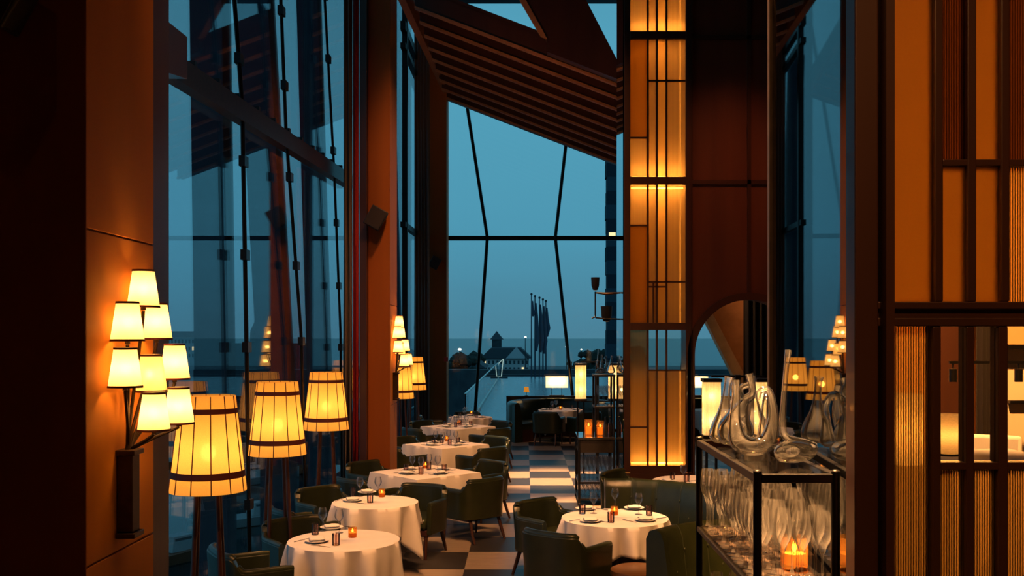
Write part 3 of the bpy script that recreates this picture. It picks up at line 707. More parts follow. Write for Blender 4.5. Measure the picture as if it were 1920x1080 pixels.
def m_votive(loc, label):
    t = thing('candle_holder', label, 'candle', loc, 0, 'lit amber votive candles on the tables')
    MB().lathe([(0, 0), (.034, 0), (.037, .006), (.038, .088), (.035, .088), (.034, .012), (0, .012)], 24).build('holder_glass', 'amber_glass', t, smooth=50)
    MB().lathe([(0, .013), (.030, .013), (.030, .042), (.004, .040), (0, .042)], 18).build('wax', 'wax', t)
    MB().lathe([(0, .044), (.007, .052), (.0075, .058), (.003, .072), (0, .080)], 10).build('flame', 'flame', t)
    light('POINT', 'flame_light', (0, 0, .062), .12, (1, .50, .14), .008, t)
    return t
M = {'plate': m_plate(), 'napkin': m_napkin(), 'fork': m_fork(), 'knife': m_knife(), 'wine_glass': m_wine(), 'tumbler': m_tumbler()}
CAT = {'plate': 'plate', 'napkin': 'napkin', 'fork': 'fork', 'knife': 'knife', 'wine_glass': 'glass', 'tumbler': 'glass'}
DES = {'plate': 'white plate', 'napkin': 'folded napkin', 'fork': 'steel fork', 'knife': 'steel knife', 'wine_glass': 'stemmed wine glass', 'tumbler': 'pink striped tumbler'}
used = set(); ZT = TZ+.0085
def place(kind, x, y, z, rz, where):
    o = M[kind]
    if kind in used: o = dup(o)
    used.add(kind); o.location = (x, y, z); o.rotation_euler = (0, 0, rz)
    assert len(f'{DES[kind]} {where}'.split()) <= 16, where
    return tag(o, f'{DES[kind]} {where}', CAT[kind], {'plate': 'plates on the tables', 'napkin': 'napkins on the plates', 'fork': 'forks on the tables', 'knife': 'knives on the tables', 'wine_glass': 'wine glasses on the tables', 'tumbler': 'striped tumblers on the tables'}[kind])
def setting(ti, ang, side, rp=None, glass=True, tumb=True):
    cx, cy = TB[ti]; r = rp or tr_[ti]-.155
    a = math.radians(ang); c, s = math.cos(a), math.sin(a)
    def at(u, v): return cx+c*u-s*v, cy+s*u+c*v      # u outward, v to the left when seen from outside
    w = f'at the {side} of the {tn[ti]}'; rz = a+PI/2
    x, y = at(r, 0); place('plate', x, y, ZT, 0, w); place('napkin', x, y, ZT+.012, rz+.3, w)
    x, y = at(r+.01, .14); place('knife', x, y, ZT, rz+PI, w)
    x, y = at(r+.01, -.14); place('fork', x, y, ZT, rz+PI, w)
    if glass: x, y = at(r-.16, .10); place('wine_glass', x, y, ZT, 0, w)
    if tumb: x, y = at(r-.11, -.09 if ti % 2 else .17); place('tumbler', x, y, ZT, .2, w)
def ofpx(px, py):
    Y = (EYE-TZ)*F/(py-VY); return X_(px, Y), Y
def item(kind, px, py, where, rz=0): x, y = ofpx(px, py); return place(kind, x, y, ZT+(.012 if kind == 'napkin' else 0), rz, where)
# nearest left round table, laid item by item
w = 'on the nearest left round table'
for px, py, s in ((594, 1018, 'front left setting'), (622, 993, 'rear setting')):
    item('plate', px, py, f'in the {s} {w}'); item('napkin', px, py-1, f'in the {s} {w}', .3)
item('tumbler', 591, 1004, w+', by the window edge'); item('tumbler', 630, 1024, w+', in front of the plates')
item('wine_glass', 605, 997, w+', left of the other'); item('wine_glass', 636, 1001, w+', nearer the candle')
item('knife', 601, 1026, 'in front of the front plate '+w, 1.1-PI); item('fork', 566, 1015, 'left of the front plate '+w, -.6); item('knife', 652, 990, 'right of the rear plate '+w, .8); item('fork', 600, 990, 'left of the rear plate '+w, -.4)
v0 = m_votive((*ofpx(661, 1009), ZT), 'glowing amber candle glass on the nearest left round table')
# second left round table
w = 'on the second left round table'
for px, py, s in ((661, 941, 'front left setting'), (688, 926, 'rear setting')):
    item('plate', px, py, f'in the {s} {w}'); item('napkin', px, py-1, f'in the {s} {w}', .3)
item('tumbler', 661, 932, w+', by the window edge'); item('tumbler', 694, 944, w+', in front of the plates')
item('wine_glass', 675, 932, w+', left of the other'); item('wine_glass', 709, 931, w+', nearer the candle')
item('knife', 672, 945, 'in front of the front plate '+w, 1.1-PI); item('fork', 640, 939, 'left of the front plate '+w, -.6); item('knife', 712, 924, 'right of the rear plate '+w, .8); item('fork', 668, 922, 'left of the rear plate '+w, -.4)
cand = [(716, 933, 1), (798, 879, 2), (838, 828, 3), (861, 796.5, 4), (884, 778, 5)]
for px, py, ti in cand: dup(v0, (*ofpx(px, py), ZT), 0, 'glowing amber candle glass on the '+tn[ti])
for ti in (2, 3, 4):
    for a, s in ((222, 'window near side'), (138, 'window far side'), (318, 'aisle near side'), (42, 'aisle far side')):
        setting(ti, a, s, .30)
for a, s in ((200, 'window side'), (95, 'far side'), (330, 'aisle side')): setting(5, a, s)
# right booth table
w = 'on the right booth table'
for px, py, s in ((1107, 980, 'front left setting'), (1210, 978, 'front right setting'), (1098, 957, 'rear left setting'), (1189, 956, 'rear right setting')):
    item('plate', px, py, f'in the {s} {w}'); item('napkin', px, py-.5, f'in the {s} {w}', .2)
item('tumbler', 1092, 965, w+', left by the aisle'); item('tumbler', 1145.5, 981, w+', in front of the candle'); item('tumbler', 1217, 968, w+', at the right edge')
item('wine_glass', 1113, 964, w+', left of the candle'); item('wine_glass', 1153, 955, w+', behind the candle'); item('wine_glass', 1197.5, 966, w+', right of the candle')
for k, (px, py, rz, kd, s) in enumerate(((1081, 977, -.9, 'fork', 'left of the front left plate'), (1132, 980, -2.2, 'knife', 'right of the front left plate'), (1181, 979, .7, 'fork', 'left of the front right plate'), (1236, 974, -.9, 'knife', 'right of the front right plate'),
    (1076, 960, -.9, 'fork', 'left of the rear left plate'), (1126, 956, .8, 'knife', 'right of the rear left plate'), (1166, 957, .9, 'fork', 'left of the rear right plate'), (1213, 957, -.9, 'knife', 'right of the rear right plate'))):
    item(kd, px, py, s+' '+w, rz)
dup(v0, (*ofpx(1152, 967), ZT), 0, 'glowing amber candle glass on the right booth table')
setting(7, 200, 'left side'); setting(7, 265, 'near side')
for a, s in ((90, 'back side'), (190, 'left side'), (350, 'right side')): setting(8, a, s, glass=(a != 350))
dup(v0, (.87, 24.62, ZT), 0, 'glowing amber candle glass on the far booth table')
# ================================================================== BOOTHS
def booth(label, loc, ri, ro, a0, a1, rz=0, group=None):
    """curved tufted banquette: base, seat and back swept around the table"""
    t = thing('curved_banquette', label, 'banquette', loc, rz, group)
    n = 56
    A = [math.radians(a0+(a1-a0)*k/n) for k in range(n+1)]
    def sweep(prof, nm, mt, mod=None, bev=.0, sm=50):
        b = MB(); rows = []
        for k, a in enumerate(A):
            rows.append([((r+(mod(k, r, z) if mod else 0))*math.cos(a), (r+(mod(k, r, z) if mod else 0))*math.sin(a), z) for r, z in prof])
        V = b.grid(rows, True); b.b.faces.new(V[0]); b.b.faces.new(V[-1][::-1]); return b.build(nm, mt, t, smooth=sm, bevel=bev)
    rs = ro-.20
    sweep([(ri+.06, 0), (rs, 0), (rs, .30), (ri+.06, .30)], 'plinth', 'dark_wood')
    sweep([(ri, .30), (rs+.02, .30), (rs+.02, .44), (ri+.05, .46), (ri+.012, .445), (ri-.005, .40)], 'seat', 'leather')
    seam = lambda k, r, z: (.012 if k % 8 == 0 else 0) if z > .5 and r < ro-.02 else 0
    bk = sweep([(rs, .40), (rs+.01, .55), (rs+.035, .72), (rs+.055, .86), (rs+.085, .935), (rs+.13, .965), (ro, .945), (ro+.03, .88), (ro+.03, 0), (rs, 0)], 'backrest', 'leather', seam)
    for row, z in ((0, .60), (1, .77)):
        for k in range(4+4*row, n, 8):
            a = A[k]; rr = rs+(.02 if row == 0 else .043)
            MB().ball((rr*math.cos(a), rr*math.sin(a), z), .014, 8, (.6, .6, 1)).build('button', 'leather_seam', bk)
    for k in range(8, n, 8):
        a = A[k]; MB().tube([((r+.006)*math.cos(a), (r+.006)*math.sin(a), z) for r, z in ((rs+.005, .48), (rs+.042, .72), (rs+.06, .86), (rs+.09, .935), (rs+.13, .963), (ro-.005, .945))], .005, 6).build('seam', 'leather_seam', bk)
    return t
bo1 = booth('green tufted leather banquette curving around the right booth table', (.894, 9.94, 0), .72, 1.32, -8, 90)
booth('green tufted leather banquette at the bottom edge, left of the near rack', (2.12, 7.5, 0), .75, 1.32, 50, 146)
t = thing('round_stool', 'round brown seated stool between the booth table and the near banquette end', 'stool', (1.02, 9.05, 0))
MB().lathe([(0, .36), (.235, .36), (.25, .40), (.245, .44), (.20, .458), (0, .462)], 40).build('seat', 'leather_brown', t)
MB().lathe([(.24, .33), (.24, .36), (0, .36)], 32).build('seat_frame', 'dark_wood', t)
for k in range(4):
    a = PI/4+PI/2*k; MB().cyl((.17*math.cos(a), .17*math.sin(a), .36), (.21*math.cos(a), .21*math.sin(a), 0), .02, .014).build('leg', 'dark_wood', t)
def ushape(label, loc):
    return booth(label, loc, .72, 1.30, -32, 212)
fb = ushape('far green leather horseshoe banquette before the end window', (.87, 24.72, 0))
dup(fb, (X_(1330, 24.7), 24.72, 0), 0, 'green horseshoe banquette glimpsed low through the wooden arch')
for nm, x0, x1, l in (('booth_ledge', -.5, 2.2, 'dark wooden ledge behind the far banquette carrying lamps'), ('booth_ledge', 3.4, 5.9, 'dark wooden ledge behind the banquette seen through the arch')):
    t = thing(nm, l, 'ledge', (x0, 26.12, 0)); MB().box(0, x1-x0, 0, .28, .96, 1.0).build('top', 'dark_wood', t, smooth=0); MB().box(0, x1-x0, .05, .24, 0, .96).build('body', 'dark_wood', t, smooth=0)
tbx = make_table('pedestal table with white cloth glimpsed low through the arch', (X_(1330, 24.7), 24.6, 0), .5)
cloth('white cloth on the table glimpsed through the wooden arch', (X_(1330, 24.7), 24.6), .52, .8, .2, 21)
# ================================================================== GLASS RACKS
def sweepglass(nm, path, rad, parent=None, wall=.0035, open_end=True, n=16, mt='crystal'):
    b = MB()
    o = b.tube(path, rad, n, cap=False).rings
    inn = b.tube(path, [max(.0015, r-wall) for r in rad], n, cap=False, flip=True).rings
    for ring_o, ring_i in ((o[0], inn[0]), (o[-1], inn[-1])):
        for k in range(n): b.b.faces.new([ring_o[k], ring_o[(k+1) % n], ring_i[(k+1) % n], ring_i[k]])
    return b
def bez(pts, m=26):
    """Catmull-Rom through (x,y,z,r) points"""
    out = []; P = [Vector(p) for p in pts]; P = [P[0]*2-P[1]]+P+[P[-1]*2-P[-2]]
    seg = len(P)-3
    for i in range(seg):
        for k in range(m//seg+1):
            u = k/(m//seg+1); a, b, c, d = P[i:i+4]
            out.append(.5*((2*b)+(c-a)*u+(2*a-5*b+4*c-d)*u*u+(3*b-a-3*c+d)*u**3))
    out.append(P[-2]); return [tuple(p[:3]) for p in out], [max(.002, p[3]) for p in out]
def decanter(label, loc, rz, pts, sc_=1.0, extra=None, mt='crystal', n=18):
    p, r = bez([tuple(v*sc_ for v in q) for q in pts], 40)
    b = sweepglass('decanter', p, r, n=n)
    if extra:
        for e in extra:
            p, r = bez([tuple(v*sc_ for v in q) for q in e], 30); q2 = sweepglass('x', p, r, n=12); me = bpy.data.meshes.new('tmp'); q2.b.to_mesh(me); b.b.from_mesh(me); bpy.data.meshes.remove(me); q2.b.free()
    o = b.build('decanter', mt, smooth=60, normals=False); o.location = loc; o.rotation_euler = (0, 0, rz)
    return tag(o, label, 'decanter', 'hand blown glass decanters')
def zfix(pts, z0=0): return pts
flute = [(0, 0, .004, .012), (0, 0, .010, .045), (0, 0, .035, .060), (0, 0, .08, .050), (0, 0, .13, .026), (.005, 0, .18, .016), (.012, 0, .23, .014), (.018, 0, .255, .018)]
swan = [(-.075, 0, .03, .006), (-.06, 0, .034, .024), (-.02, 0, .038, .034), (.03, 0, .036, .030), (.06, 0, .035, .02), (.07, 0, .05, .012), (.03, 0, .065, .010), (-.035, 0, .08, .011), (-.05, 0, .12, .010), (-.045, 0, .2, .008), (-.035, 0, .29, .008), (-.028, 0, .335, .010)]
uu = [(-.055, 0, .235, .012), (-.055, 0, .18, .013), (-.058, 0, .11, .020), (-.045, 0, .05, .030), (0, 0, .032, .028), (.045, 0, .05, .028), (.062, 0, .11, .018), (.058, 0, .17, .012), (.045, 0, .205, .010), (.02, 0, .20, .009), (.012, 0, .175, .008)]
curl = [(-.02, 0, .015, .01), (-.02, 0, .03, .045), (-.01, 0, .07, .055), (0, 0, .11, .035), (.02, .01, .15, .016), (.04, .012, .17, .011), (.035, .012, .20, .010), (.005, .012, .19, .010), (.01, .008, .16, .010), (.04, 0, .18, .010), (.03, 0, .235, .012)]
arch_ = [(-.07, 0, .012, .012), (-.07, 0, .03, .028), (-.072, 0, .08, .022), (-.066, 0, .14, .013), (-.03, 0, .19, .011), (.02, 0, .19, .011), (.055, 0, .15, .012), (.05, 0, .09, .016), (.045, 0, .03, .026), (.045, 0, .012, .01)]

# near rack, against the mirror
RX0, RX1, RY0, RY1, RT = .583, .800, 2.53, 3.40, 2.207
rack = thing('glass_rack', 'near black metal rack full of stemware with decanters on top', 'rack', (RX0, RY0, 0))
pw = .018
for x in (0, RX1-RX0-pw):
    for y in (0, RY1-RY0-pw):
        MB().cyl((x+pw/2, y+pw/2, 0), (x+pw/2, y+pw/2, RT), pw*.62, n=14).build('post', 'black_metal', rack)
        MB().ball((x+pw/2, y+pw/2, RT), pw*.66, 12, (1, 1, .5)).build('post_cap', 'black_metal', rack)
def frame(z, h, nm, par, L, Wd, w=.018):
    b = MB(); b.box(w, L-w, 0, w, z-h, z); b.box(w, L-w, Wd-w, Wd, z-h, z); b.box(0, w, w, Wd-w, z-h, z); b.box(L-w, L, w, Wd-w, z-h, z); return b.build(nm, 'black_metal', par, smooth=0, bevel=.002)
L_, W_ = RX1-RX0, RY1-RY0
SH = RT-.300
frame(RT-.006, .022, 'top_frame', rack, L_, W_)
frame(SH, .016, 'shelf_frame', rack, L_, W_); frame(SH-.34, .016, 'shelf_frame', rack, L_, W_)
MB().box(.018, L_-.018, .018, W_-.018, RT-.014, RT-.008).build('glass_top', 'clear_pane', rack, smooth=0)
for z in (SH, SH-.34): MB().box(.018, L_-.018, .018, W_-.018, z-.012, z-.002).build('shelf', 'dark_shelf', rack, smooth=0)
gm = MB().lathe(glass_prof(.205, .030, .023, .095, .026), 16).build('wine_glass', 'wine_glass', smooth=60)
tag(gm, 'stemmed wine glass among the crowd on the near black rack shelf', 'glass', 'wine glasses crowded on the near rack')
first = True
for j in range(16):
    for i in range(4):
        x = RX0+.032+i*.0505+random.uniform(-.002, .002); y = RY0+.040+j*.0525+random.uniform(-.002, .002)
        if i >= 2 and j in (3, 4): continue
        o = gm if first else dup(gm); first = False; o.location = (x, y, SH+.001)
        o.scale = (.80, .80, random.uniform(.93, 1.04))
for j in range(8):
    for i in range(3):
        o = dup(gm, (RX0+.05+i*.06, RY0+.06+j*.10, SH-.339), 0, 'stemmed wine glass on the lower shelf of the near rack', 'wine glasses on the lower near shelf')
v1 = dup(v0, (RX0+.165, RY0+.24, SH+.001), 0, 'small lit candle glass standing among the stemware on the near rack', 'lit candles on the racks')
gz = RT-.004
decanter('clear flask decanter with tall bent lip, leftmost on the near rack', (.645, 3.22, gz), .3, flute, .85, [[(.0, .0, .01, .012), (.02, .01, .05, .03), (.045, .015, .11, .022), (.05, .015, .18, .012), (.045, .01, .225, .012)]])
decanter('clear curled neck decanter standing in front of the lantern glow', (.655, 3.05, gz), -.2, curl, 1.0)
decanter('clear harp shaped decanter with two upright necks, in the middle of the near rack', (.66, 2.88, gz), .1, uu, .95)
decanter('tall clear swan decanter with long straight neck and low oval body on the near rack', (.738, 2.72, gz), .5, swan, .93)
decanter('clear looped arch decanter near the mirror on the near rack', (.735, 3.02, gz), 1.2, arch_, .9)
decanter('clear slim decanter with flared lip near the back of the near rack', (.745, 3.24, gz), 2.2, flute, .85)

# aisle rack further back, beside the lattice screen
QX0, QX1, QY0, QY1 = .795, 1.365, 15.05, 15.95
q = thing('glass_rack', 'black serving rack of glasses standing between the aisle and lattice screen', 'rack', (QX0, QY0, 0))
QL, QW = QX1-QX0, QY1-QY0
for x in (.02, QL-.02):
    for y in (.02, QW-.02):
        MB().cyl((x, y, .03), (x, y, 1.0), .02).build('post', 'black_metal', q); MB().ball((x, y, .025), .025, 10).build('foot', 'bronze', q)
MB().box(0, QL, 0, QW, 1.0, 1.03).build('counter_top', 'gloss_black', q, bevel=.004)
MB().box(.01, QL-.01, .01, QW-.01, .80, .999).build('drawer_case', 'gloss_black', q, bevel=.003)
for z in (.36, .11): frame(z, .03, 'shelf_frame', q, QL, QW, .03); MB().box(.03, QL-.03, .03, QW-.03, z-.02, z-.003).build('shelf', 'dark_shelf', q, smooth=0)
ux0, ux1, uy0, uy1 = .27, QL-.02, .05, .55
for x in (ux0, ux1):
    for y in (uy0, uy1): MB().cyl((x, y, 1.03), (x, y, 1.98), .016).build('post', 'black_metal', q)
for z in (1.98, 1.50): MB().box(ux0-.02, ux1+.02, uy0-.02, uy1+.02, z-.03, z).build('shelf', 'black_metal', q, bevel=.003)
qm = None
gl2 = 'stemmed wine glass in the packed rows on the aisle rack shelf'
for (z, nx, ny, x0, x1, y0, y1, s, grp) in ((.36, 8, 4, .06, QL-.06, .06, .42, 1.75, 'middle'), (.11, 8, 3, .06, QL-.06, .06, .36, .95, 'bottom'), (1.50, 3, 3, ux0+.065, ux1-.065, uy0+.05, uy1-.08, 1.45, 'upper')):
    for i in range(nx):
        for j in range(ny):
            o = dup(gm, (QX0+x0+(x1-x0)*i/(nx-1), QY0+y0+(y1-y0)*j/(ny-1), z+.001), 0, f'stemmed wine glass packed on the {grp} shelf of the aisle rack', f'wine glasses on the {grp} shelf of the aisle rack')
            o.scale = (.98, .98, s)
dz = 1.985
decanter('clear tall necked decanter on top of the aisle rack, left one', (QX0+.36, QY0+.2, dz), .3, swan, 1.15)
decanter('clear forked decanter on top of the aisle rack, beside the tall one', (QX0+.43, QY0+.44, dz), 1.0, uu, 1.25)
decanter('clear flask decanter on top of the aisle rack, beside the mirror edge', (QX0+.51, QY0+.15, dz), .2, flute, 1.1)
def hurricane(label, loc, s):
    t = thing('hurricane_lantern', label, 'candle', loc, 0, 'lit candles on the racks')
    MB().lathe([(0, 0), (.06*s, 0), (.06*s, .24*s), (.056*s, .24*s), (.056*s, .01), (0, .01)], 24).build('holder_glass', 'amber_glass', t, smooth=50)
    MB().lathe([(0, .011), (.04*s, .011), (.04*s, .13*s), (0, .13*s)], 18).build('wax', 'wax_glow', t)
    MB().lathe([(0, .135*s), (.012*s, .15*s), (.008*s, .175*s), (0, .19*s)], 10).build('flame', 'flame', t)
    light('POINT', 'flame_light', (0, 0, .165*s), .9, (1, .50, .15), .01, t); return t
hurricane('tall amber hurricane candle at the left edge of the aisle rack counter', (QX0+.185, QY0+.40, 1.031), 1.0)
hurricane('amber hurricane candle under the upper shelf of the aisle rack', (QX0+.36, QY0+.34, 1.031), .95)
# dark bottles on the aisle counter
bp0 = MB().lathe([(0, 0), (.036, 0), (.037, .01), (.037, .17), (.03, .20), (.013, .23), (.013, .29), (.015, .30), (0, .30)], 18).build('bottle', 'gloss_black', smooth=50, loc=(QX0+.43, QY0+.15, 1.031))
tag(bp0, 'dark bottle on the aisle rack counter, left of its pair', 'bottle', 'dark bottles on the aisle rack counter')
dup(bp0, (QX0+.51, QY0+.22, 1.031), 0, 'dark bottle on the aisle rack counter, right of its pair')
# unlit cup sconce on the pier's aisle side
t = thing('cup_sconce', 'unlit dark metal branch lamp with cup shades beside the lattice screen', 'wall lamp', (lx(1168), PY+.3, Z_(610, PY)))
o_ = Vector((-lx(1168), 0, -Z_(610, PY)))
def cs(px, py, y=0): return Vector((lx(px), y, Z_(py, PY)))+o_
cup = [(0, 0), (.035, .01), (.055, .07), (.062, .19), (.058, .19), (.05, .07), (0, .03)]
MB().lathe(cup, 20, cs(1119, 543)).build('lamp_shade', 'black_metal', t, smooth=50)
MB().lathe([(a*1.35, b*1.2) for a, b in cup], 20, cs(1141, 603, .05)).build('lamp_shade', 'black_metal', t, smooth=50)
MB().tube([cs(1119, 545), cs(1119, 592), cs(1120, 595), cs(1137, 597), cs(1167.75, 598)], .011, 8).build('arm', 'black_metal', t)
MB().tube([cs(1120, 547), cs(1140, 549), cs(1167.75, 547)], [.012, .02, .012], 8).build('arm', 'bronze', t)
MB().cyl(cs(1112, 596), cs(1120, 593), .010).build('knob', 'black_metal', t)

# ================================================================== MIRROR AND NEAR LATTICE SCREEN
my = lambda y: .700+.045*y
mir = struct(MB().hexa([(my(2.30)+.03,2.30,0),(my(2.30)+.05,2.30,0),(my(3.455)+.05,3.455,0),(my(3.455)+.03,3.455,0),(my(2.30)+.03,2.30,4.6),(my(2.30)+.05,2.30,4.6),(my(3.455)+.05,3.455,4.6),(my(3.455)+.03,3.455,4.6)]).build('wall_mirror', 'dark_wood', smooth=0))
MB().hexa([(my(2.42)+.0,2.42,.1),(my(2.42)+.029,2.42,.1),(my(3.44)+.029,3.44,.1),(my(3.44),3.44,.1),(my(2.42),2.42,4.5),(my(2.42)+.029,2.42,4.5),(my(3.44)+.029,3.44,4.5),(my(3.44),3.44,4.5)]).build('mirror_pane', 'mirror', mir, smooth=0)
MB().box(my(3.45)-.012, my(3.45)+.05, 3.442, 3.47, 0, 4.6).build('edge_trim', 'bronze', mir, smooth=0)
SY = 2.36
def qx(px): return X_(px, SY)
def qz(py): return Z_(py, SY)
near = thing('lattice_screen', 'near dark framed lattice screen of amber panels and reeded glass at the right edge', 'screen', (qx(1780), SY, 0))
nv = Vector((-qx(1780), -SY, 0))
def nbx(px0, px1, z0, z1, y0, y1, nm, mt, bev=0, par=near):
    return MB().box(qx(px0)+nv.x, qx(px1)+nv.x, y0, y1, z0, z1).build(nm, mt, par, smooth=0, bevel=bev)
ZT2, PXR = 4.3, 2150
nbx(1598, 1642, 0, ZT2, -.02, .05, 'stile', 'dark_wood', .004)
nbx(1642, PXR, qz(612), qz(596), -.015, .04, 'rail', 'dark_wood', .003); nbx(1642, PXR, qz(596), qz(580), -.004, .03, 'rail', 'dark_wood'); nbx(1642, PXR, qz(580), qz(566), -.015, .04, 'rail', 'dark_wood', .003)
nbx(1642, PXR, 0, .12, -.015, .04, 'rail', 'dark_wood', .003)
# upper tier
for a, b in ((1749, 1765), (1810, 1827), (1873, 1889), (1960, 1976), (2050, 2066)): nbx(a, b, qz(566), ZT2, -.012, .035, 'mullion', 'dark_wood', .003)
nbx(1765, PXR, qz(312), qz(300), -.010, .03, 'glazing_bar', 'dark_wood', .002)
nbx(1642, 1749, qz(566), ZT2, .004, .012, 'amber_panel', 'amber_panel')
for (a, b), tops, lows in (((1765, 1810), 'reeded_dark', 'amber_panel'), ((1827, 1873), 'amber_panel', 'amber_panel'), ((1889, 1960), 'reeded_dark', 'reeded_near'), ((1976, 2050), 'amber_panel', 'amber_panel')):
    nbx(a, b, qz(300), ZT2, .004, .012, 'glass_pane', tops); nbx(a, b, qz(566), qz(312), .004, .012, 'glass_pane', lows)
# lower tier
for a, b in ((1745, 1761), (1808, 1823), (1868, 1886), (1960, 1976), (2050, 2066)): nbx(a, b, .12, qz(612), -.012, .035, 'mullion', 'dark_wood', .003)
nbx(1761, PXR, qz(880), qz(866), -.010, .03, 'glazing_bar', 'dark_wood', .002)
nbx(1642, 1745, .12, qz(612), .004, .012, 'glass_pane', 'reeded_near')
for a, b in ((1761, 1808), (1823, 1868), (1886, 1960), (1976, 2050)):
    nbx(a, b, .12, qz(880), .004, .012, 'glass_pane', 'reeded_near'); nbx(a, b, qz(866), qz(612), .004, .010, 'clear_pane', 'clear_pane')
# room behind the near screen
WY = 7.4
def rx(px): return X_(px, WY)
def rz_(py): return Z_(py, WY)
struct(MB().box(rx(1640), rx(2150), WY, WY+.12, 0, 6.5).build('wall_side_room', 'plaster', smooth=0))
b = MB(); ar = [(1786+44*(1-math.cos(PI/2*k/10)), 690-88*math.sin(PI/2*k/10)) for k in range(11)]
b.prism([(rx(1740), 0), (rx(1786), 0)]+[(rx(a), rz_(c)) for a, c in ar]+[(rx(1740), rz_(602))], (WY-.12, WY-.01))
struct(b.build('trim_arch', 'dark_wood', smooth=0))
curtain('curtain', X_(1834, 7.0), X_(1882, 7.0), 7.0, .02, 5.5, 'curtain_dark', 6, 'dark pleated curtain behind the clear panes of the near screen', .03)
struct(MB().box(X_(1884, 6.9), X_(2100, 6.9), 6.9, 6.95, .9, Z_(655, 6.9)).build('wall_white_panel', 'white_board', smooth=0))
struct(MB().box(X_(1882, 6.9), X_(2100, 6.9), 6.82, 6.95, Z_(655, 6.9), Z_(646, 6.9)).build('trim_5', 'black_metal', smooth=0))
for k, (xx, l) in enumerate(((X_(1787, 6.6), 'left'), (X_(1910, 6.6), 'right'))):
    t = thing('track_spotlight', f'small black spotlight hanging from the track behind the near screen, {l} one', 'spotlight', (xx, 6.6, Z_(682, 6.6)), 0, 'black track spotlights behind the near screen')
    MB().lathe([(0, -.12), (.026, -.12), (.026, -.035), (.006, -.03), (.006, 0), (0, 0)], 16).build('lamp_head', 'black_metal', t)
tag(MB().box(X_(1780, 6.6), X_(2100, 6.6), 6.59, 6.61, Z_(682, 6.6), Z_(682, 6.6)+.018).build('ceiling_track', 'black_metal', smooth=0), 'thin black lighting track running behind the clear panes of the near screen', 'track')
tag(MB().box(X_(1896, 6.85), X_(1930, 6.85), 6.86, 6.9, Z_(757, 6.85), Z_(751, 6.85)).build('door_handle_bar', 'black_metal', smooth=0, bevel=.004), 'short dark bar mounted on the white panel behind the screen', 'handle')
# lit white service table, lantern and chair in the side room
t = thing('service_table', 'white cloth service table glimpsed through the clear panes of the near screen', 'table', (X_(1800, 5.6), 5.6, 0))
MB().box(-.42, .5, -.35, .45, Z_(858, 5.6)-.03, Z_(858, 5.6)).build('table_top', 'linen', t, bevel=.006)
for x in (-.37, .45):
    for y in (-.3, .4): MB().cyl((x, y, 0), (x, y, Z_(858, 5.6)-.03), .022).build('leg', 'dark_wood', t)
t = thing('table_lantern', 'reeded glowing lantern standing on the service table behind the screen', 'lamp', (X_(1778, 5.7), 5.7, Z_(858, 5.6)))
b = MB(); b.lathe([(.055, .012), (.055, .24)], 28); b.build('lamp_shade', 'shade_dim', t, smooth=60)
MB().lathe([(0, 0), (.06, 0), (.06, .012), (0, .012)], 24).build('base', 'black_metal', t)
light('POINT', 'bulb_light', (0, 0, .12), .5, (1, .58, .2), .03, t)
t2 = dup(t, (X_(1694, 4.9), 4.9, Z_(845, 5.6)), 0, 'glowing lantern blurred behind the large reeded pane of the near screen')
t2.scale = (1.7, 1.7, 1.5)
for c_ in kids(t2):
    if c_.name.startswith('lamp_shade'): c_.data = c_.data.copy(); c_.data.materials[0] = MATS['shade_white']
    if c_.type == 'LIGHT': c_.data = c_.data.copy(); c_.data.energy = 3.0
t = thing('lantern_plinth', 'dark plinth carrying the lantern behind the large reeded pane', 'plinth', (X_(1694, 4.9), 4.9, 0))
MB().box(-.14, .14, -.14, .14, 0, Z_(845, 5.6)).build('body', 'dark_wood', t, smooth=0)
t = thing('side_chair', 'pale upholstered chair back behind the clear panes of the near screen', 'chair', (X_(1850, 6.3), 6.3, 0), -.5)
b = MB(); b.box(-.20, .20, -.03, .03, .5, Z_(815, 6.3)); b.build('backrest', 'linen', t, bevel=.02); MB().box(-.21, .21, 0, .42, .42, .5).build('seat', 'linen', t, bevel=.02)
for x in (-.18, .18):
    for y in (.02, .38): MB().cyl((x, y, 0), (x, y, .42), .017).build('leg', 'dark_wood', t)

# ================================================================== OUTSIDE
struct(MB().box(-1.70, 40, FY+.3, 65, -.25, -.02).build('terrace', 'terrace', smooth=0))
struct(MB().box(-1.75, 40, 65, 65.6, -.25, .10).build('terrace_kerb', 'ext_dark', smooth=0))
tb = thing('glass_balustrade', 'long pale blue glass balustrade along the left edge of the terrace', 'railing', (-1.66, 46, 0))
for k in range(11): MB().box(-.012, .012, -18.4+k*3.05, -15.42+k*3.05, 0, .95).build('glass_panel', 'balustrade_glass', tb, smooth=0)
MB().box(-.03, .03, -18.5, 15.1, .95, .99).build('handrail', 'steel', tb, smooth=0); MB().box(-.05, .05, -18.5, 15.1, -.02, .06).build('base_rail', 'steel', tb, smooth=0)
t = thing('terrace_sculpture', 'pale lit angular glass sculpture at the far end of the balustrade', 'sculpture', (X_(937, 62.5), 62.5, -.02))
MB().hexa([(-.2,-.1,.1),(.1,-.1,.1),(.1,.1,.1),(-.2,.1,.1),(-.08,-.1,.9),(.22,-.1,1.2),(.22,.1,1.2),(-.08,.1,.9)]).build('panel', 'balustrade_glass', t, smooth=0)
MB().tube([(-.2,0,.1),(-.08,0,.9),(.22,0,1.2),(.1,0,.1),(-.2,0,.1)], .03, 6).build('frame', 'sculpture_light', t); MB().box(-.4, .5, -.2, .2, 0, .1).build('base', 'ext_dark', t, smooth=0)
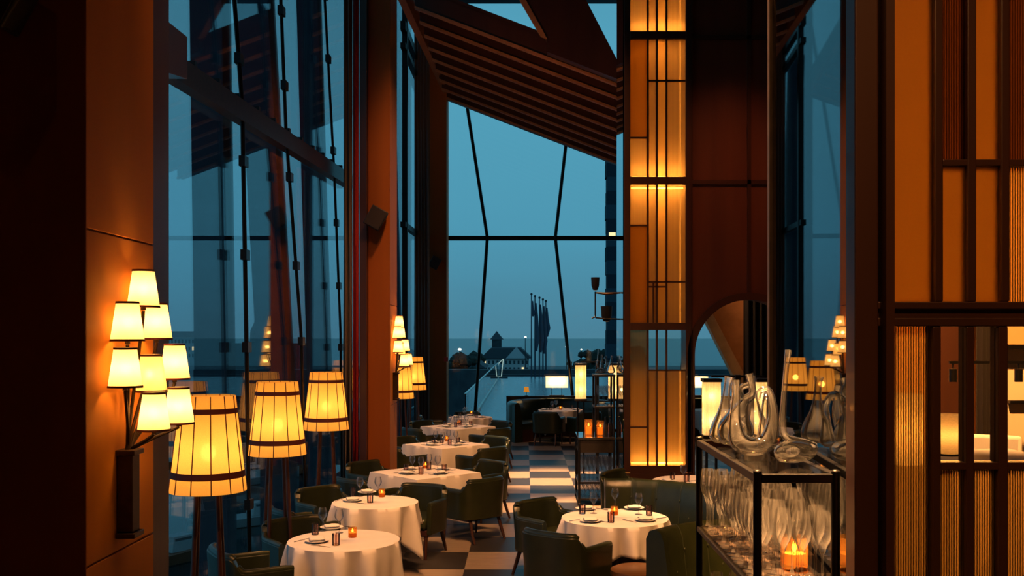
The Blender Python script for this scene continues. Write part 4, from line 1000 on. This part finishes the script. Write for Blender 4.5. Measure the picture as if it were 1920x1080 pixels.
for k, (px, py, fl_) in enumerate(((996.5, 552, .3), (1003, 556, 1), (1011.5, 559, 1), (1018, 562, 1), (1023.5, 565, .6))):
    Y = 64+k*.3; h = Z_(py, Y)
    t = thing('flagpole', f'tall grey flagpole with a furled flag, {["leftmost and tallest", "second from the left", "middle one", "fourth from the left", "rightmost"][k]} of the five', 'flagpole', (X_(px, Y), Y, -.02), 0, 'five flagpoles on the terrace edge')
    MB().tube([(0, 0, 0), (0, 0, h)], [.055, .035], 10).build('pole', 'ext_concrete', t); MB().ball((0, 0, h+.04), .08, 10).build('finial', 'ext_dark', t)
    b = MB(); b.tube([(.06, 0, h-.4), (.10, 0, h-1.2), (.14, 0, h-2.4*fl_-.3), (.10, 0, h-3.0*fl_-.5)], [.05, .10, .16, .05], 8); b.build('flag', 'flag_cloth', t)
# ground, sea
GZ = -9.0
struct(MB().box(-16, 420, 66, 400, GZ-1.1, GZ).build('ground', 'asphalt', smooth=0))
struct(MB().box(-420, -16, 190, 400, GZ-1.1, GZ).build('ground_shore', 'asphalt', smooth=0))
struct(MB().box(-9000, 9000, 400, 9000, GZ-1.5, GZ-1.0).build('sea', 'sea', smooth=0))
struct(MB().box(-600, -3.6, -20, 66, GZ-1.0, GZ-.6).build('harbour_water', 'harbour', smooth=0))
struct(MB().box(-600, -16, 66, 190, GZ-1.0, GZ-.6).build('harbour_basin', 'harbour', smooth=0))
# street side: dark quay wall beyond the terrace
struct(MB().box(-30, 60, 90, 92, GZ, -.4).build('quay_wall', 'ext_dark', smooth=0))
def building(nm, label, px0, px1, pyt, pyb, Y, d, mt, roof=None, win=None, grp=None):
    x0, x1 = X_(px0, Y), X_(px1, Y); z0 = min(Z_(pyb, Y), GZ+.2) if False else Z_(pyb, Y); z1 = Z_(pyt, Y); w = x1-x0
    zb = GZ-z1 
    t = thing(nm, label, 'building', ((x0+x1)/2, Y, GZ), 0, grp)
    MB().box(-w/2, w/2, 0, d, 0, z1-GZ).build('wall', mt, t, smooth=0)
    if roof:
        h = roof; b = MB(); b.prism([(-w/2-.5, z1-GZ), (w/2+.5, z1-GZ), (w/2-h*.8, z1-GZ+h), (-w/2+h*.8, z1-GZ+h)], (-.6, d+.6)); b.build('roof', 'ext_roof', t, smooth=0)
    if win:
        nx, nz, ht = win
        for i in range(nx):
            for j in range(nz):
                xa = -w/2+w*(i+.28)/nx; za = (z1-GZ)-ht*(j+.85)
                if za > .3: MB().box(xa, xa+w/nx*.45, -.06, .02, za, za+ht*.5).build('window', 'window_lit' if (i*7+j*3) % 11 == 0 else 'ext_glassy', t, smooth=0)
    return t, w, z1
t, w, z1 = building('pavilion', 'long white harbour building with dark roof and cupola beyond the terrace', 905, 992, 672, 700, 180, 18, 'ext_white', 1.9, (11, 2, 1.2))
MB().box(-w*.22-.9, -w*.22+.9, 6, 8, z1-GZ, z1-GZ+3.4).build('cupola', 'ext_dark', t, smooth=0); MB().lathe([(1.3, 0), (.3, 1.2), (0, 1.6)], 8, (-w*.22, 7, z1-GZ+3.4)).build('cupola_roof', 'ext_roof', t, smooth=0)
b = MB(); b.prism([(w/2-4.2, z1-GZ), (w/2-.4, z1-GZ), (w/2-2.3, z1-GZ+2.1)], (-.7, 3)); b.build('gable', 'ext_white', t, smooth=0)
# tower seen at the right of the end window: stacked storeys
t = thing('tower', 'dark stacked high rise tower standing right of the end window', 'building', (X_(1148, 150), 150, GZ))
for k in range(22):
    wv = .95+.10*math.sin(k*1.9); MB().box(-.85*wv, 1.0*wv, 0, 3, 4.5*0+k*2.1, k*2.1+2.1).build('storey', 'tower_dark' if k % 2 else 'tower_glass', t, smooth=0)
MB().box(-.5, .5, -.06, .0, 26.4, 27.3).build('lit_window', 'window_lit', t, smooth=0)
# far shore seen through the left glass
building('office_block', 'low pale terraced building on the far shore, left window', 300, 378, 632, 668, 210, 20, 'ext_white', 1.2, (12, 3, 1.5))
t, w, z1 = building('clock_tower', 'slim dark spire tower on the skyline through the left window', 455, 482, 640, 668, 260, 12, 'ext_dark')
MB().lathe([(1.7, 0), (1.5, 3), (.5, 5), (.2, 8), (0, 9)], 8, (.0, 6, z1-GZ)).build('spire', 'ext_dark', t, smooth=0)
building('shore_block', 'long dark block on the far shore between the leaning columns', 380, 560, 644, 668, 300, 20, 'ext_dark', None, (20, 2, 2.2))
building('shore_block', 'dark low sheds along the quay left of the white harbour building', 838, 905, 690, 712, 150, 12, 'ext_dark', .8, (9, 1, 1.5))
# exterior leaning columns in front of the glass
for k, (y, x, lean, wd, l) in enumerate(((14.5, -4.5, -.10, .46, 'first broad column outside the left window, behind the nearest rod'), (18.2, -4.5, -.42, .55, 'second broad leaning column outside the left window'), (21.9, -4.5, -.22, .46, 'third leaning column outside the left window, near the red curtain'), (36.0, -4.7, -.2, .5, 'distant leaning column outside, beyond the second pillar'))):
    b = MB(); lo, hi = GZ, 12.5
    kink = 4.7
    def sec(z):
        dx = lean*max(0, (z-1.0))*.13
        return x+dx
    R = []
    for z in (lo, 1.0, kink, hi): R.append([(sec(z)-wd/2, y-wd/2, z), (sec(z)+wd/2, y-wd/2, z), (sec(z)+wd/2, y+wd/2, z), (sec(z)-wd/2, y+wd/2, z)])
    V = b.grid(R, True); b.b.faces.new(V[0]); b.b.faces.new(V[-1])
    o = b.build('leaning_column', 'ext_concrete', smooth=0); tag(o, l, 'column', 'leaning columns outside the glass')
# boats on the harbour
def boat(label, loc, rz, L, mt, cabin=True, mast=0):
    t = thing('motor_boat', label, 'boat', loc, rz, 'boats moored under the left window')
    b = MB(); w = L*.16; rows = []
    for k in range(9):
        u = k/8; hw = w*(1-(max(0, u-.45)/.55)**2.2); x = (u-.5)*L; sh = .55+.35*u*u
        rows.append([(x, -hw, sh), (x, -hw*.75, 0), (x, 0, -.15), (x, hw*.75, 0), (x, hw, sh), (x, 0, sh-.02)])
    V = b.grid(rows, True); b.b.faces.new(V[0]); b.build('hull', mt, t, smooth=35)
    if cabin:
        MB().hexa([(-.2*L,-w*.6,.6),(.12*L,-w*.6,.6),(.12*L,w*.6,.6),(-.2*L,w*.6,.6),(-.17*L,-w*.5,1.4),(.04*L,-w*.5,1.4),(.04*L,w*.5,1.4),(-.17*L,w*.5,1.4)]).build('cabin', 'hull_white', t, smooth=0)
        MB().box(-.16*L, .02*L, -w*.53, w*.53, 1.0, 1.3).build('cabin_window', 'ext_glassy', t, smooth=0)
    if mast: MB().cyl((0, 0, .6), (0, 0, mast), .05, n=8).build('mast', 'hull_white', t); MB().cyl((0, 0, 1.6), (-.35*L, 0, 1.7), .05, n=8).build('boom', 'hull_white', t)
    return t
def wpt(px, py):
    Y = (EYE-(GZ-.6))*F/(py-VY); return X_(px, Y), Y
WZ = GZ-.55
boat('red and white motor boat moored under the left window, behind the nearest lamp', (*wpt(300, 880), WZ), .5, 8, 'hull_red')
boat('white sailing boat with mast moored beyond the nearest floor lamp', (*wpt(480, 905), WZ), .9, 9, 'hull_white', True, 7)
boat('white motor boat moored far out between the window rods', (*wpt(520, 830), WZ), .3, 8, 'hull_white')
boat('orange hulled boat moored beside the leaning column', (*wpt(590, 880), WZ), 1.2, 7, 'hull_red')
boat('small white boat far across the harbour under the skyline', (*wpt(420, 760), WZ), .1, 10, 'hull_white')
boat('grey motor boat moored beside the pontoon below the window', (*wpt(500, 980), WZ), .7, 6, 'hull_white')
boat('dark red motor boat close below the window behind the second floor lamp', (*wpt(345, 1050), WZ), 1.0, 6, 'hull_red')
struct(MB().box(-26, -9, 38, 39.2, GZ-.6, GZ-.1).build('pontoon', 'ext_concrete', smooth=0))
# cars on the street left of the terrace
def car(label, loc, rz, mt):
    t = thing('car', label, 'car', loc, rz, 'cars on the wet street outside')
    MB().prism([(-2.1,.25),(2.1,.25),(2.15,.6),(2.0,.8),(1.1,.9),(.5,1.4),(-1.1,1.4),(-1.8,.95),(-2.15,.85)], (-.85,.85)).build('body', mt, t, smooth=0, bevel=.06)
    for x in (-1.3, 1.3):
        for y in (-.86, .86): MB().cyl((x, y-.09, .33), (x, y+.09, .33), .33, n=16).build('wheel', 'black_plastic', t)
    MB().box(2.1, 2.18, -.75, .75, .55, .72).build('headlights', 'street_white', t, smooth=0); MB().box(-2.2, -2.13, -.75, .75, .6, .78).build('tail_lights', 'street_red', t, smooth=0)
    return t
def gpt(px, py): Y = (EYE-GZ)*F/(py-VY); return X_(px, Y), Y
for k, (px, py, rz, m_, l) in enumerate(((866, 736, 1.45, 'ext_white', 'pale car with red tail lights on the street left of the terrace'), (850, 722, -1.7, 'ext_dark', 'dark car at the far left of the street by the corner pillar'), (905, 722, 1.5, 'ext_dark', 'dark car with red lights close to the balustrade'), (872, 708, -1.6, 'ext_white', 'pale distant car on the street before the sheds'))):
    car(l, (*gpt(px, py), GZ), rz, m_)
# street lamps and trees
k = 0
for px, py, Y, l in ((862, 655, 120, 'left of the harbour building'), (985, 632, 170, 'beside the flagpoles'), (1062, 650, 200, 'near the right mullion'), (1090, 655, 230, 'right of the mullion'), (580, 642, 200, 'on the far shore seen through the left window'), (430, 640, 160, 'on the far shore left of the spire'), (1120, 660, 210, 'in the trees by the tower')):
    t = thing('street_lamp', 'small lit street lamp outside, '+l, 'street lamp', (X_(px, Y), Y, GZ), 0, 'street lamps outside')
    h = Z_(py, Y)-GZ; MB().tube([(0, 0, 0), (0, 0, h)], [.12, .06], 8).build('pole', 'ext_dark', t); MB().ball((0, 0, h), .22, 10, (1, 1, .6)).build('lamp_head', 'street_white', t)
def tree(label, px, py, Y, r):
    t = thing('tree', label, 'tree', (X_(px, Y), Y, GZ), 0, 'dark trees outside')
    h = Z_(py, Y)-GZ; b = MB(); rnd = random.Random(int(px))
    for i in range(60):
        a, ph_ = rnd.random()*6.28, rnd.uniform(-.7, 1.2); q_ = rnd.uniform(.4, 1); c_ = (r*q_*math.cos(a), r*q_*math.sin(a), h-r+r*math.sin(ph_)*.9)
        bmesh.ops.create_icosphere(b.b, subdivisions=1, radius=r*rnd.uniform(.12, .26), matrix=Matrix.Translation(c_))
    b.build('crown', 'foliage', t, smooth=0); MB().tube([(0, 0, 0), (0, 0, h-r)], [.25, .15], 8).build('trunk', 'ext_dark', t)
tree('dark round tree beyond the terrace left of the lattice screen', 1128, 655, 170, 4.2); tree('dark tree at the foot of the high rise tower', 1160, 648, 160, 4.5)
tree('dark tree beside the far left street lamp', 848, 662, 110, 2.6); tree('dark bushy tree left of the harbour building', 878, 660, 170, 3.0); tree('low dark tree between flagpoles and right mullion', 1095, 672, 200, 3.0)
